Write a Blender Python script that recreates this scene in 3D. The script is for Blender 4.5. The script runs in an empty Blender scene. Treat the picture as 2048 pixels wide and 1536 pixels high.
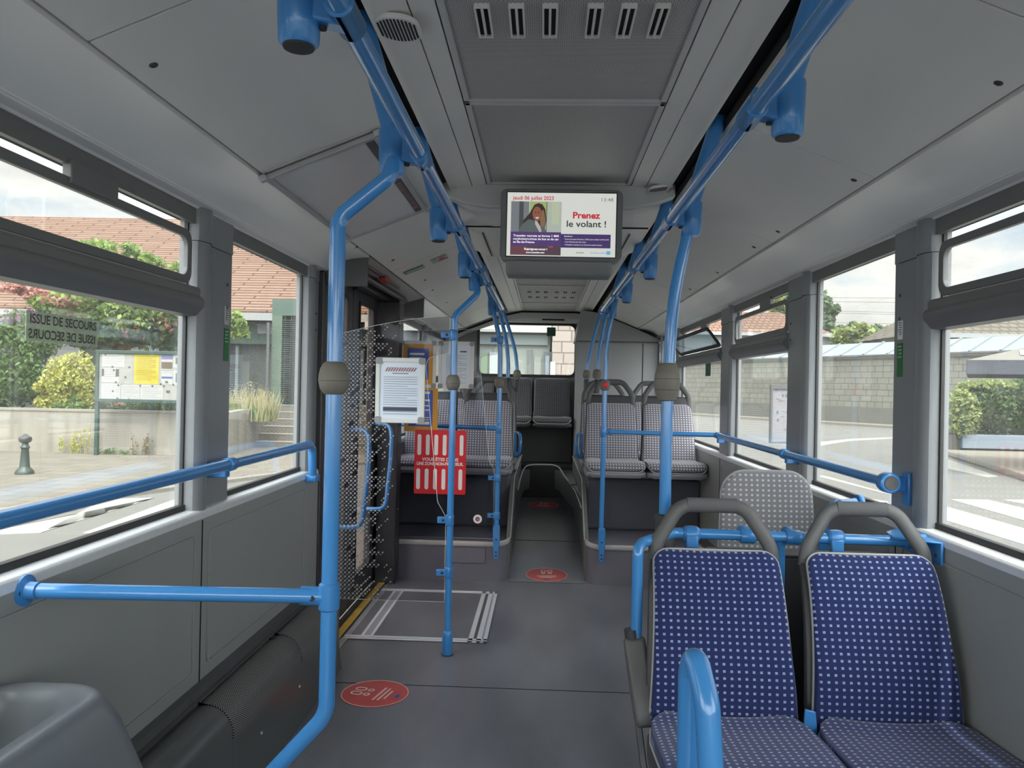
import bpy, bmesh, math, random
import numpy as np
from mathutils import Vector, Matrix, Euler
random.seed(7)
SC = bpy.context.scene
COL = SC.collection
R = math.radians

# ------------------------------------------------------------------ camera
FOC = 1540.0; ROLL = 0.02; YAW = 64/FOC; PITCH = 5.7/FOC
CAM = Vector((-0.045, 0, 1.34))
fw = Vector((-math.sin(YAW)*math.cos(PITCH), math.cos(YAW)*math.cos(PITCH), math.sin(PITCH)))
r0 = Vector((math.cos(YAW), math.sin(YAW), 0)); u0 = r0.cross(fw)
cr = math.cos(ROLL)*r0 + math.sin(ROLL)*u0; cu = math.cos(ROLL)*u0 - math.sin(ROLL)*r0
cd = bpy.data.cameras.new('camera'); cam = bpy.data.objects.new('camera', cd); COL.objects.link(cam)
M = Matrix((cr, cu, -fw)).transposed().to_4x4(); M.translation = CAM
cam.matrix_world = M
cd.sensor_fit = 'HORIZONTAL'; cd.sensor_width = 36; cd.lens = FOC/2048*36
cd.clip_start = 0.02; cd.clip_end = 500
SC.camera = cam

def px(x, y, X=None, Y=None, Z=None):
    d = fw + cr*((x-1024)/FOC) - cu*((y-768)/FOC)
    if X is not None: t = (X-CAM.x)/d.x
    elif Y is not None: t = (Y-CAM.y)/d.y
    else: t = (Z-CAM.z)/d.z
    return CAM + d*t

# ------------------------------------------------------------------ world, sun, exposure
SC.view_settings.view_transform = 'Standard'; SC.view_settings.look = 'None'
SC.view_settings.gamma = 1; SC.view_settings.use_curve_mapping = False
SC.view_settings.exposure = 0.16
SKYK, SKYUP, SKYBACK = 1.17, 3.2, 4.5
SC.cycles.diffuse_bounces = 8; SC.cycles.transparent_max_bounces = 24; SC.cycles.max_bounces = 14
W = bpy.data.worlds.new('sky'); SC.world = W; W.use_nodes = True
nt = W.node_tree; nt.nodes.clear()
def N(nt, t, **k):
    n = nt.nodes.new(t)
    for a, b in k.items(): setattr(n, a, b)
    return n
o = N(nt, 'ShaderNodeOutputWorld'); bg = N(nt, 'ShaderNodeBackground'); nt.links.new(bg.outputs[0], o.inputs[0])
tc = N(nt, 'ShaderNodeTexCoord'); mp = N(nt, 'ShaderNodeMapping'); mp.inputs['Scale'].default_value = (1, 1, 3.2)
nt.links.new(tc.outputs['Generated'], mp.inputs[0])
no = N(nt, 'ShaderNodeTexNoise'); no.inputs['Scale'].default_value = 2.3; no.inputs['Detail'].default_value = 7; no.inputs['Roughness'].default_value = .55
nt.links.new(mp.outputs[0], no.inputs[0])
rp = N(nt, 'ShaderNodeValToRGB'); e = rp.color_ramp.elements
e[0].position = .36; e[0].color = (.42, .60, .76, 1); e[1].position = .50; e[1].color = (1.0, .99, .94, 1)
a = e.new(.62); a.color = (.70, .69, .65, 1); a = e.new(.74); a.color = (.98, .96, .9, 1)
nt.links.new(no.outputs['Fac'], rp.inputs[0]); nt.links.new(rp.outputs[0], bg.inputs[0])
# unseen sky overhead and on the sun's side, boosted to light the interior
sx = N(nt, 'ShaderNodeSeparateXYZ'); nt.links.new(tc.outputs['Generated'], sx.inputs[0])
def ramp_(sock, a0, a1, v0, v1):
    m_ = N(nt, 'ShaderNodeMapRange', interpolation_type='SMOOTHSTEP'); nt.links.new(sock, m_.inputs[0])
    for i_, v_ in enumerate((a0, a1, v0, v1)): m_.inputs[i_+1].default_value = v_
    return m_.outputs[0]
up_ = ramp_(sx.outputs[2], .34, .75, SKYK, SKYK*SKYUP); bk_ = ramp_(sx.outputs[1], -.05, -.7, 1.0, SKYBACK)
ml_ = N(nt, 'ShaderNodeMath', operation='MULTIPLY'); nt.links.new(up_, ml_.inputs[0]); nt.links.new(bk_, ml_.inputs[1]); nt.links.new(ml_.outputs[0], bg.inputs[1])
sd = bpy.data.lights.new('sun', 'SUN'); sd.energy = 2.6; sd.angle = R(1.0); sd.color = (1, .96, .88)
sun = bpy.data.objects.new('sun', sd); COL.objects.link(sun)
sdir = Vector((-.13, .42, -.90)).normalized()
sun.rotation_euler = sdir.to_track_quat('-Z', 'Y').to_euler()

# ------------------------------------------------------------------ materials
def lin(c):
    c = c/255
    return c/12.92 if c <= .04045 else ((c+.055)/1.055)**2.4
def S(r, g, b): return (lin(r), lin(g), lin(b), 1)
MC = {}
def mat(name, col, rough=.5, metal=0, noise=0, nscale=40, spec=.5, emit=0, bump=0, bscale=200, coat=0):
    if name in MC: return MC[name]
    m = bpy.data.materials.new(name); m.use_nodes = True; nt = m.node_tree
    b = nt.nodes['Principled BSDF']
    b.inputs['Base Color'].default_value = col; b.inputs['Roughness'].default_value = rough; b.inputs['Metallic'].default_value = metal
    b.inputs['Specular IOR Level'].default_value = spec
    if coat: b.inputs['Coat Weight'].default_value = coat; b.inputs['Coat Roughness'].default_value = .08
    tc = N(nt, 'ShaderNodeTexCoord')
    if noise:
        n = N(nt, 'ShaderNodeTexNoise'); n.inputs['Scale'].default_value = nscale; n.inputs['Detail'].default_value = 5
        nt.links.new(tc.outputs['Object'], n.inputs[0])
        mx = N(nt, 'ShaderNodeMixRGB', blend_type='MIX')
        mx.inputs[1].default_value = tuple(max(0, c*(1-noise)) for c in col[:3])+(1,)
        mx.inputs[2].default_value = tuple(min(1, c*(1+noise)) for c in col[:3])+(1,)
        nt.links.new(n.outputs['Fac'], mx.inputs[0]); nt.links.new(mx.outputs[0], b.inputs['Base Color'])
    if bump:
        n2 = N(nt, 'ShaderNodeTexNoise'); n2.inputs['Scale'].default_value = bscale; n2.inputs['Detail'].default_value = 3
        nt.links.new(tc.outputs['Object'], n2.inputs[0])
        bp = N(nt, 'ShaderNodeBump'); bp.inputs['Strength'].default_value = bump; bp.inputs['Distance'].default_value = .002
        nt.links.new(n2.outputs['Fac'], bp.inputs['Height']); nt.links.new(bp.outputs[0], b.inputs['Normal'])
    if emit:
        b.inputs['Emission Color'].default_value = col; b.inputs['Emission Strength'].default_value = emit
    MC[name] = m; return m
def glass(name, tint, refl=.06, rough=.02, dots=None, dust=0):
    if name in MC: return MC[name]
    m = bpy.data.materials.new(name); m.use_nodes = True; nt = m.node_tree; nt.nodes.clear()
    o = N(nt, 'ShaderNodeOutputMaterial'); t = N(nt, 'ShaderNodeBsdfTransparent'); t.inputs[0].default_value = tint
    g = N(nt, 'ShaderNodeBsdfGlossy'); g.inputs['Roughness'].default_value = rough; g.inputs[0].default_value = (1, 1, 1, 1)
    lw = N(nt, 'ShaderNodeFresnel'); lw.inputs[0].default_value = 1.35
    ml = N(nt, 'ShaderNodeMath', operation='MULTIPLY'); ml.inputs[1].default_value = refl/.06*.24
    cl = N(nt, 'ShaderNodeMath', operation='MINIMUM'); cl.inputs[1].default_value = .6
    mx = N(nt, 'ShaderNodeMixShader')
    nt.links.new(lw.outputs[0], ml.inputs[0]); nt.links.new(ml.outputs[0], cl.inputs[0]); nt.links.new(cl.outputs[0], mx.inputs[0])
    nt.links.new(t.outputs[0], mx.inputs[1]); nt.links.new(g.outputs[0], mx.inputs[2])
    out = mx
    if dust:
        dd = N(nt, 'ShaderNodeBsdfTranslucent'); dd.inputs[0].default_value = (.9, .9, .85, 1); md = N(nt, 'ShaderNodeMixShader'); md.inputs[0].default_value = dust
        nt.links.new(mx.outputs[0], md.inputs[1]); nt.links.new(dd.outputs[0], md.inputs[2]); out = md
    if dots:
        tc = N(nt, 'ShaderNodeTexCoord'); sp = N(nt, 'ShaderNodeSeparateXYZ'); nt.links.new(tc.outputs['Object'], sp.inputs[0])
        cb = N(nt, 'ShaderNodeCombineXYZ'); nt.links.new(sp.outputs[0], cb.inputs[0]); nt.links.new(sp.outputs[2], cb.inputs[1])
        def grid(off, r0_, r1_):
            mp = N(nt, 'ShaderNodeMapping'); mp.inputs['Location'].default_value = (off, off, 0); mp.inputs['Scale'].default_value = (48, 48, 48)
            nt.links.new(cb.outputs[0], mp.inputs[0])
            v = N(nt, 'ShaderNodeTexVoronoi', voronoi_dimensions='2D'); v.inputs['Randomness'].default_value = 0; v.inputs['Scale'].default_value = 1
            nt.links.new(mp.outputs[0], v.inputs[0])
            # density: falls off with object x (0 at the left edge .. 1)
            mr = N(nt, 'ShaderNodeMapRange'); mr.inputs[1].default_value = dots[0]; mr.inputs[2].default_value = dots[1]; mr.inputs[3].default_value = r0_; mr.inputs[4].default_value = r1_
            nt.links.new(sp.outputs[0], mr.inputs[0])
            th = N(nt, 'ShaderNodeMath', operation='LESS_THAN'); nt.links.new(v.outputs['Distance'], th.inputs[0]); nt.links.new(mr.outputs[0], th.inputs[1])
            ms = N(nt, 'ShaderNodeSeparateColor'); nt.links.new(v.outputs['Color'], ms.inputs[0])
            mr2 = N(nt, 'ShaderNodeMapRange'); mr2.inputs[1].default_value = dots[0]+.02; mr2.inputs[2].default_value = dots[1]; mr2.inputs[3].default_value = .98; mr2.inputs[4].default_value = 0
            nt.links.new(sp.outputs[0], mr2.inputs[0])
            th2 = N(nt, 'ShaderNodeMath', operation='LESS_THAN'); nt.links.new(ms.outputs[0], th2.inputs[0]); nt.links.new(mr2.outputs[0], th2.inputs[1])
            an = N(nt, 'ShaderNodeMath', operation='MULTIPLY'); nt.links.new(th.outputs[0], an.inputs[0]); nt.links.new(th2.outputs[0], an.inputs[1])
            return an
        g1 = grid(0, .27, .17); g2 = grid(.5, .18, .12)
        mxx = N(nt, 'ShaderNodeMath', operation='MAXIMUM'); nt.links.new(g1.outputs[0], mxx.inputs[0]); nt.links.new(g2.outputs[0], mxx.inputs[1])
        df = N(nt, 'ShaderNodeBsdfDiffuse'); df.inputs[0].default_value = S(158, 158, 160)
        m2 = N(nt, 'ShaderNodeMixShader'); nt.links.new(mxx.outputs[0], m2.inputs[0]); nt.links.new(mx.outputs[0], m2.inputs[1]); nt.links.new(df.outputs[0], m2.inputs[2])
        out = m2
    nt.links.new(out.outputs[0], o.inputs[0]); MC[name] = m; return m
def dotmat(name, base, dot, pitch=(.0205, .0186), sz=.20, coords='UV', metric='CHEBYCHEV', stagger=False, rough=.9, sheen=0, bump=.4):
    if name in MC: return MC[name]
    m = bpy.data.materials.new(name); m.use_nodes = True; nt = m.node_tree
    b = nt.nodes['Principled BSDF']; b.inputs['Roughness'].default_value = rough
    b.inputs['Specular IOR Level'].default_value = .25
    if sheen: b.inputs['Sheen Weight'].default_value = sheen; b.inputs['Sheen Roughness'].default_value = .5
    tc = N(nt, 'ShaderNodeTexCoord')
    def grid(off):
        mp = N(nt, 'ShaderNodeMapping'); mp.inputs['Scale'].default_value = (1/pitch[0], 1/pitch[1], 1); mp.inputs['Location'].default_value = (off, off, 0)
        nt.links.new(tc.outputs[coords], mp.inputs[0])
        v = N(nt, 'ShaderNodeTexVoronoi', voronoi_dimensions='2D', distance=metric); v.inputs['Randomness'].default_value = 0; v.inputs['Scale'].default_value = 1
        nt.links.new(mp.outputs[0], v.inputs[0])
        th = N(nt, 'ShaderNodeMath', operation='LESS_THAN'); th.inputs[1].default_value = sz; nt.links.new(v.outputs['Distance'], th.inputs[0])
        return th
    f = grid(0.0)
    if stagger:
        g2 = grid(.5); mm = N(nt, 'ShaderNodeMath', operation='MAXIMUM'); nt.links.new(f.outputs[0], mm.inputs[0]); nt.links.new(g2.outputs[0], mm.inputs[1]); f = mm
    mx = N(nt, 'ShaderNodeMixRGB'); nt.links.new(f.outputs[0], mx.inputs[0]); mx.inputs[1].default_value = base; mx.inputs[2].default_value = dot
    n = N(nt, 'ShaderNodeTexNoise'); n.inputs['Scale'].default_value = 700; nt.links.new(tc.outputs['Object'], n.inputs[0])
    m2 = N(nt, 'ShaderNodeMixRGB', blend_type='MULTIPLY'); m2.inputs[0].default_value = .35
    nt.links.new(mx.outputs[0], m2.inputs[1]); nt.links.new(n.outputs['Color'], m2.inputs[2])
    if bump:
        nt.links.new(m2.outputs[0], b.inputs['Base Color'])
        bp = N(nt, 'ShaderNodeBump'); bp.inputs['Strength'].default_value = bump; bp.inputs['Distance'].default_value = .001
        nt.links.new(n.outputs['Fac'], bp.inputs['Height']); nt.links.new(bp.outputs[0], b.inputs['Normal'])
    else: nt.links.new(mx.outputs[0], b.inputs['Base Color'])
    MC[name] = m; return m
def brickmat(name, c1, c2, mortar, w, h, off=.5, ms=.02, rot=None, noise=.2, rough=.9, squash=1.0):
    if name in MC: return MC[name]
    m = bpy.data.materials.new(name); m.use_nodes = True; nt = m.node_tree; b = nt.nodes['Principled BSDF']; b.inputs['Roughness'].default_value = rough
    b.inputs['Specular IOR Level'].default_value = .2
    tc = N(nt, 'ShaderNodeTexCoord'); br = N(nt, 'ShaderNodeTexBrick'); br.offset = off; br.squash = squash; br.squash_frequency = 3
    br.inputs['Scale'].default_value = 1; br.inputs['Brick Width'].default_value = w; br.inputs['Row Height'].default_value = h
    br.inputs['Mortar Size'].default_value = ms; br.inputs['Color1'].default_value = c1; br.inputs['Color2'].default_value = c2; br.inputs['Mortar'].default_value = mortar
    nt.links.new(tc.outputs['UV'], br.inputs[0])
    n = N(nt, 'ShaderNodeTexNoise'); n.inputs['Scale'].default_value = 2.5; n.inputs['Detail'].default_value = 6; nt.links.new(tc.outputs['Object'], n.inputs[0])
    mr = N(nt, 'ShaderNodeMapRange'); mr.inputs[3].default_value = 1-noise; mr.inputs[4].default_value = 1+noise; nt.links.new(n.outputs['Fac'], mr.inputs[0])
    mx = N(nt, 'ShaderNodeMixRGB', blend_type='MULTIPLY'); mx.inputs[0].default_value = 1
    nt.links.new(br.outputs['Color'], mx.inputs[1]); nt.links.new(mr.outputs[0], mx.inputs[2]); nt.links.new(mx.outputs[0], b.inputs['Base Color'])
    MC[name] = m; return m

BLUE = mat('blue enamel paint', S(64, 136, 202), .22, 0, noise=.04, nscale=3, coat=.6)
BLUEP = mat('blue moulded plastic', S(60, 130, 196), .32, coat=.3)
BLACKP = mat('black rubber', S(38, 38, 40), .6)
BULB = mat('taupe grey plastic', S(116, 112, 103), .55, noise=.05)
CEIL = mat('ceiling grey laminate', S(217, 216, 213), .42, noise=.03, nscale=2.5, bump=.05)
COVE = mat('cove grey laminate', S(230, 230, 228), .34, noise=.03, nscale=2)
TRIMG = mat('trim mid grey', S(190, 190, 190), .4)
GAP = mat('dark gap', S(22, 22, 23), .8)
WALLM = mat('side wall grey panel', S(150, 153, 151), .45, noise=.05, nscale=3, bump=.12, bscale=350)
PILL = mat('pillar grey paint', S(134, 137, 140), .32, noise=.03)
FRAME = mat('window frame dark grey', S(112, 112, 113), .4)
GASK = mat('black gasket', S(34, 34, 36), .5)
SILL = mat('aluminium sill', S(228, 230, 232), .35, .2, noise=.08)
ALU = mat('brushed aluminium', S(205, 206, 208), .32, .75, noise=.06)
ALUW = mat('white painted aluminium', S(214, 216, 214), .35)
PLG = mat('dark grey plastic', S(86, 86, 87), .42, noise=.05, bump=.3, bscale=900)
PLG2 = mat('anthracite plastic', S(66, 66, 69), .38, bump=.2, bscale=900)
TRAYM = mat('grey moulded tray plastic', S(118, 122, 128), .3, noise=.04)
HEAT = mat('dark duct metal', S(82, 84, 84), .28, noise=.1, nscale=8)
DOORD = mat('dark door paint', S(54, 53, 58), .4)
RECESS = mat('recess dark grey', S(88, 88, 90), .5, noise=.06)
BLUEF = dotmat('blue dotted moquette', S(36, 47, 98), S(152, 168, 216), sz=.18, sheen=.25)
GREYF = dotmat('grey dotted moquette', S(128, 126, 137), S(232, 228, 234), sz=.23, sheen=.3)
DARKF = dotmat('dark dotted moquette', S(86, 86, 92), S(150, 148, 152), sheen=.2)
PADF = dotmat('light grey dotted moquette', S(152, 152, 158), S(226, 224, 226), sheen=.3)
PIPE = mat('grey piping', S(168, 170, 172), .5)
PERF = dotmat('perforated ceiling metal', S(214, 214, 212), S(52, 52, 53), pitch=(.0105, .0065), sz=.27, coords='Object', metric='EUCLIDEAN', stagger=True, rough=.5, bump=0)
PERFD = dotmat('perforated duct metal', S(140, 142, 140), S(18, 18, 18), pitch=(.0115, .0085), sz=.29, coords='UV', metric='EUCLIDEAN', stagger=True, rough=.35, bump=0)
GLASS = glass('window glass', (.98, .99, .985, 1), dust=.016)
GLASSD = glass('tinted partition glass', (.82, .82, .84, 1), .10)
GLASSF = glass('dotted partition glass', (.84, .84, .86, 1), .08, dots=(-1.04, -.76))
GLASSH = glass('hopper glass', (.80, .90, .95, 1), .3)
WHITE = mat('white print', S(236, 236, 236), .5)
REDP = mat('red vinyl', S(214, 32, 44), .4)
STICK = mat('faded red vinyl', S(196, 84, 82), .5, noise=.22, nscale=18)
PINK = mat('faded white print', S(232, 200, 192), .5)
PAPER = mat('printed paper', S(214, 224, 238), .5)
INK = mat('grey ink', S(120, 130, 150), .6)
INKD = mat('dark ink', S(70, 76, 90), .6)
INKB = mat('black ink', S(52, 52, 52), .6)
GREENS = mat('green label', S(46, 120, 66), .5)
TREADM = mat('pale nosing strip', S(176, 172, 170), .4)

# ------------------------------------------------------------------ mesh helpers
def obj(name, bm, m, parent=None, smooth=True, bevel=0, seg=2, auto=40):
    me = bpy.data.meshes.new(name)
    bmesh.ops.recalc_face_normals(bm, faces=bm.faces)
    bm.to_mesh(me); bm.free()
    ob = bpy.data.objects.new(name, me); COL.objects.link(ob)
    for mm in (m if isinstance(m, (list, tuple)) else [m]): me.materials.append(mm)
    if smooth:
        me.polygons.foreach_set('use_smooth', [True]*len(me.polygons))
        try: me.set_sharp_from_angle(angle=R(auto))
        except Exception: pass
    if bevel:
        b = ob.modifiers.new('bevel', 'BEVEL'); b.width = bevel; b.segments = seg; b.limit_method = 'ANGLE'; b.angle_limit = R(40); b.harden_normals = False
    if parent: ob.parent = parent
    return ob
def thing(name, label, cat, loc=(0, 0, 0), rz=0, group=None):
    o = bpy.data.objects.new(name, None); COL.objects.link(o); o.location = loc; o.rotation_euler = (0, 0, rz); o.empty_display_size = .1
    o['label'] = label; o['category'] = cat
    if group: o['group'] = group
    return o
def tag(o, label, cat, group=None, kind=None):
    if label: o['label'] = label
    if cat: o['category'] = cat
    if group: o['group'] = group
    if kind: o['kind'] = kind
    return o
def sempty(name, label=None, cat=None):
    o = bpy.data.objects.new(name, None); COL.objects.link(o); o['kind'] = 'structure'
    if label: o['label'] = label
    if cat: o['category'] = cat
    return o
def B(): return bmesh.new()
def box(bm, x0, x1, y0, y1, z0, z1, mx=None):
    vs = [bm.verts.new((x, y, z)) for x in (x0, x1) for y in (y0, y1) for z in (z0, z1)]
    if mx is not None:
        for v in vs: v.co = mx @ v.co
    for f in ((0, 1, 3, 2), (4, 6, 7, 5), (0, 4, 5, 1), (2, 3, 7, 6), (0, 2, 6, 4), (1, 5, 7, 3)): bm.faces.new([vs[i] for i in f])
    return vs
def prism(bm, poly, axis, a, b):
    """poly 2D extruded along axis from a to b. axis 'x': poly=(y,z); 'y': (x,z); 'z': (x,y)"""
    def p(u, v, t): return {'x': (t, u, v), 'y': (u, t, v), 'z': (u, v, t)}[axis]
    A = [bm.verts.new(p(u, v, a)) for u, v in poly]; Bv = [bm.verts.new(p(u, v, b)) for u, v in poly]
    n = len(poly)
    bm.faces.new(A); bm.faces.new(Bv[::-1])
    for i in range(n): bm.faces.new((A[i], Bv[i], Bv[(i+1) % n], A[(i+1) % n]))
def strip(bm, prof, y0, y1, th, n=1):
    """sheet with thickness: prof list of (x,z), thickened upwards by th, extruded in y"""
    up = [(x, z+th) for x, z in prof]
    prism(bm, list(prof)+up[::-1], 'y', y0, y1)
def fillet(pts, r, n=6):
    P = [Vector(p) for p in pts]; out = [P[0]]
    for i in range(1, len(P)-1):
        a, b, c = P[i-1], P[i], P[i+1]
        d1 = (a-b); d2 = (c-b); l1, l2 = d1.length, d2.length
        d1.normalize(); d2.normalize()
        ang = d1.angle(d2)
        if abs(ang-math.pi) < .02: out.append(b); continue
        rr = r[i-1] if isinstance(r, (list, tuple)) else r
        t = min(rr/math.tan(ang/2), l1*.49, l2*.49); rr = t*math.tan(ang/2)
        p1 = b+d1*t; p2 = b+d2*t; bis = (d1+d2).normalized(); c0 = b+bis*(rr/math.sin(ang/2))
        v1 = p1-c0; v2 = p2-c0
        for k in range(n+1):
            s = k/n; ax = v1.cross(v2).normalized(); th = v1.angle(v2)*s
            out.append(c0 + Matrix.Rotation(th, 3, ax) @ v1)
    out.append(P[-1]); return out
def tube(bm, pts, r, n=14, cap=True, closed=False, ry=None):
    P = [Vector(p) for p in pts]; m = len(P)
    rs = r if isinstance(r, (list, tuple)) else [r]*m
    rings = []
    T = []
    for i in range(m):
        if closed: t = (P[(i+1) % m]-P[i-1])
        else: t = (P[min(i+1, m-1)]-P[max(i-1, 0)])
        T.append(t.normalized())
    up = Vector((0, 0, 1)) if abs(T[0].z) < .9 else Vector((0, 1, 0))
    u = (up - T[0]*up.dot(T[0])).normalized()
    for i in range(m):
        if i: u = (u - T[i]*u.dot(T[i])).normalized()
        v = T[i].cross(u)
        ra = rs[i]; rb = (ry if ry else ra) if not isinstance(ry, (list, tuple)) else ry[i]
        rings.append([bm.verts.new(P[i]+u*(ra*math.cos(a))+v*(rb*math.sin(a))) for a in [2*math.pi*k/n for k in range(n)]])
    for i in range(m if closed else m-1):
        A = rings[i]; C = rings[(i+1) % m]
        for k in range(n): bm.faces.new((A[k], A[(k+1) % n], C[(k+1) % n], C[k]))
    if cap and not closed: bm.faces.new(rings[0][::-1]); bm.faces.new(rings[-1])
def smoothpath(pts, n=24):
    P = [Vector(p) for p in pts]; out = []
    Q = [P[0]*2-P[1]]+P+[P[-1]*2-P[-2]]
    segs = len(P)-1; per = max(2, n//segs)
    for i in range(segs):
        p0, p1, p2, p3 = Q[i:i+4]
        for k in range(per):
            t = k/per
            out.append(.5*((2*p1)+(-p0+p2)*t+(2*p0-5*p1+4*p2-p3)*t*t+(-p0+3*p1-3*p2+p3)*t**3))
    out.append(P[-1]); return out
def lathe(bm, prof, c=(0, 0, 0), axis='z', n=24):
    c = Vector(c); rings = []
    for r, h in prof:
        ring = []
        for k in range(n):
            a = 2*math.pi*k/n; x, y = r*math.cos(a), r*math.sin(a)
            p = {'z': (x, y, h), 'y': (x, h, y), 'x': (h, x, y)}[axis]
            ring.append(bm.verts.new(c+Vector(p)))
        rings.append(ring)
    for i in range(len(rings)-1):
        for k in range(n): bm.faces.new((rings[i][k], rings[i][(k+1) % n], rings[i+1][(k+1) % n], rings[i+1][k]))
    bm.faces.new(rings[0][::-1]); bm.faces.new(rings[-1])
def poly(bm, pts):
    return bm.faces.new([bm.verts.new(p) for p in pts])
def slab(bm, pts, th, nrm):
    """planar polygon pts (3D) given thickness along nrm"""
    nrm = Vector(nrm).normalized()*th
    A = [bm.verts.new(Vector(p)) for p in pts]; C = [bm.verts.new(Vector(p)+nrm) for p in pts]; n = len(pts)
    bm.faces.new(A[::-1]); bm.faces.new(C)
    for i in range(n): bm.faces.new((A[i], A[(i+1) % n], C[(i+1) % n], C[i]))
def rrect(w, h, r, n=5, cx=0, cy=0):
    out = []
    for sx, sy, a0 in ((1, 1, 0), (-1, 1, 90), (-1, -1, 180), (1, -1, 270)):
        for k in range(n+1):
            a = R(a0+90*k/n); out.append((cx+sx*(w/2-r)+r*math.cos(a), cy+sy*(h/2-r)+r*math.sin(a)))
    return out
def frame2d(bm, outer, inner, to3d, th):
    """ring between outer and inner outline (same count)"""
    n = len(outer); th = Vector(th)
    O = [bm.verts.new(to3d(*p)) for p in outer]; I = [bm.verts.new(to3d(*p)) for p in inner]
    O2 = [bm.verts.new(Vector(to3d(*p))+th) for p in outer]; I2 = [bm.verts.new(Vector(to3d(*p))+th) for p in inner]
    for i in range(n):
        j = (i+1) % n
        bm.faces.new((O[i], O[j], I[j], I[i])); bm.faces.new((O2[i], I2[i], I2[j], O2[j]))
        bm.faces.new((O[i], O2[i], O2[j], O[j])); bm.faces.new((I[i], I[j], I2[j], I2[i]))
def text(body, size, origin, xdir, ydir, m, parent=None, name='lettering', align='LEFT', bold=0, flip=False, width=None, space=1.0):
    cu_ = bpy.data.curves.new('t', 'FONT'); cu_.body = body; cu_.size = size; cu_.align_x = align; cu_.offset = bold; cu_.extrude = 0; cu_.resolution_u = 3; cu_.space_character = space
    to = bpy.data.objects.new('t', cu_); COL.objects.link(to)
    dg = bpy.context.evaluated_depsgraph_get(); dg.update()
    me = bpy.data.meshes.new_from_object(to.evaluated_get(dg)); bpy.data.objects.remove(to); bpy.data.curves.remove(cu_)
    xd = Vector(xdir).normalized(); yd = Vector(ydir).normalized(); o_ = Vector(origin)
    if width:
        xs = [v.co.x for v in me.vertices]; w = max(xs)-min(xs); k = width/w; x0 = min(xs)
        for v in me.vertices: v.co.x = (v.co.x-x0)*k + (0 if align == 'LEFT' else -width/2)
    for v in me.vertices:
        x = -v.co.x if flip else v.co.x
        v.co = o_ + xd*x + yd*v.co.y
    me.materials.clear(); me.materials.append(m)
    me.name = name
    ob = bpy.data.objects.new(name, me); COL.objects.link(ob)
    if parent: ob.parent = parent
    return ob
def uvbox(ob, axes):
    """planar uv in metres from given object axes"""
    me = ob.data; uv = me.uv_layers.new(name='UV')
    for l in me.loops:
        c = me.vertices[l.vertex_index].co; uv.data[l.index].uv = (c[axes[0]], c[axes[1]])

# ================================================================== LARGE STRUCTURE
XW = 1.17; ZS = .91; ZT = 1.845; ZC = 2.19
YF, YB = -2.6, 8.75
# floor
fl = sempty('floor')
b = B(); prof = [(YF, -.06), (YF, 0), (5.3, 0), (7.91, .21), (7.91, -.06)]
prism(b, prof, 'x', -1.16, 1.16)
def floormat():
    m = bpy.data.materials.new('grey speckled vinyl floor'); m.use_nodes = True; nt = m.node_tree; bs = nt.nodes['Principled BSDF']
    tc = N(nt, 'ShaderNodeTexCoord'); n1 = N(nt, 'ShaderNodeTexNoise'); n1.inputs['Scale'].default_value = 3; n1.inputs['Detail'].default_value = 8
    n2 = N(nt, 'ShaderNodeTexNoise'); n2.inputs['Scale'].default_value = 260; n2.inputs['Detail'].default_value = 2
    mp = N(nt, 'ShaderNodeMapping'); mp.inputs['Scale'].default_value = (1, .35, 1); nt.links.new(tc.outputs['Object'], mp.inputs[0]); nt.links.new(mp.outputs[0], n1.inputs[0]); nt.links.new(tc.outputs['Object'], n2.inputs[0])
    r1 = N(nt, 'ShaderNodeValToRGB'); r1.color_ramp.elements[0].position = .3; r1.color_ramp.elements[0].color = S(94, 95, 103); r1.color_ramp.elements[1].position = .72; r1.color_ramp.elements[1].color = S(126, 128, 137)
    nt.links.new(n1.outputs['Fac'], r1.inputs[0])
    r2 = N(nt, 'ShaderNodeMapRange'); r2.inputs[1].default_value = .35; r2.inputs[2].default_value = .65; r2.inputs[3].default_value = .82; r2.inputs[4].default_value = 1.18; nt.links.new(n2.outputs['Fac'], r2.inputs[0])
    mx = N(nt, 'ShaderNodeMixRGB', blend_type='MULTIPLY'); mx.inputs[0].default_value = 1; nt.links.new(r1.outputs[0], mx.inputs[1]); nt.links.new(r2.outputs[0], mx.inputs[2])
    nt.links.new(mx.outputs[0], bs.inputs['Base Color'])
    rr = N(nt, 'ShaderNodeMapRange'); rr.inputs[3].default_value = .26; rr.inputs[4].default_value = .42; nt.links.new(n1.outputs['Fac'], rr.inputs[0]); nt.links.new(rr.outputs[0], bs.inputs['Roughness'])
    bp = N(nt, 'ShaderNodeBump'); bp.inputs['Strength'].default_value = .25; bp.inputs['Distance'].default_value = .001; nt.links.new(n2.outputs['Fac'], bp.inputs['Height']); nt.links.new(bp.outputs[0], bs.inputs['Normal'])
    return m
FLOORM = floormat()
obj('vinyl_sheet', b, FLOORM, fl, smooth=False)
b = B()
for y in (3.42, 5.3): box(b, -.98 if y < 5 else -.27, 1.14 if y < 5 else .27, y-.0025, y+.0025, 0, .0012)
slab(b, [(-.27, 6.33-.003, .0832), (.27, 6.33-.003, .0832), (.27, 6.33+.003, .0837), (-.27, 6.33+.003, .0837)], .0012, (0, 0, 1))
obj('floor_seam', b, GAP, fl, smooth=False)

# ---- ceiling
ce = sempty('ceiling')
def slz(x): return 1.98+(.93-abs(x))*.4
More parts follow.
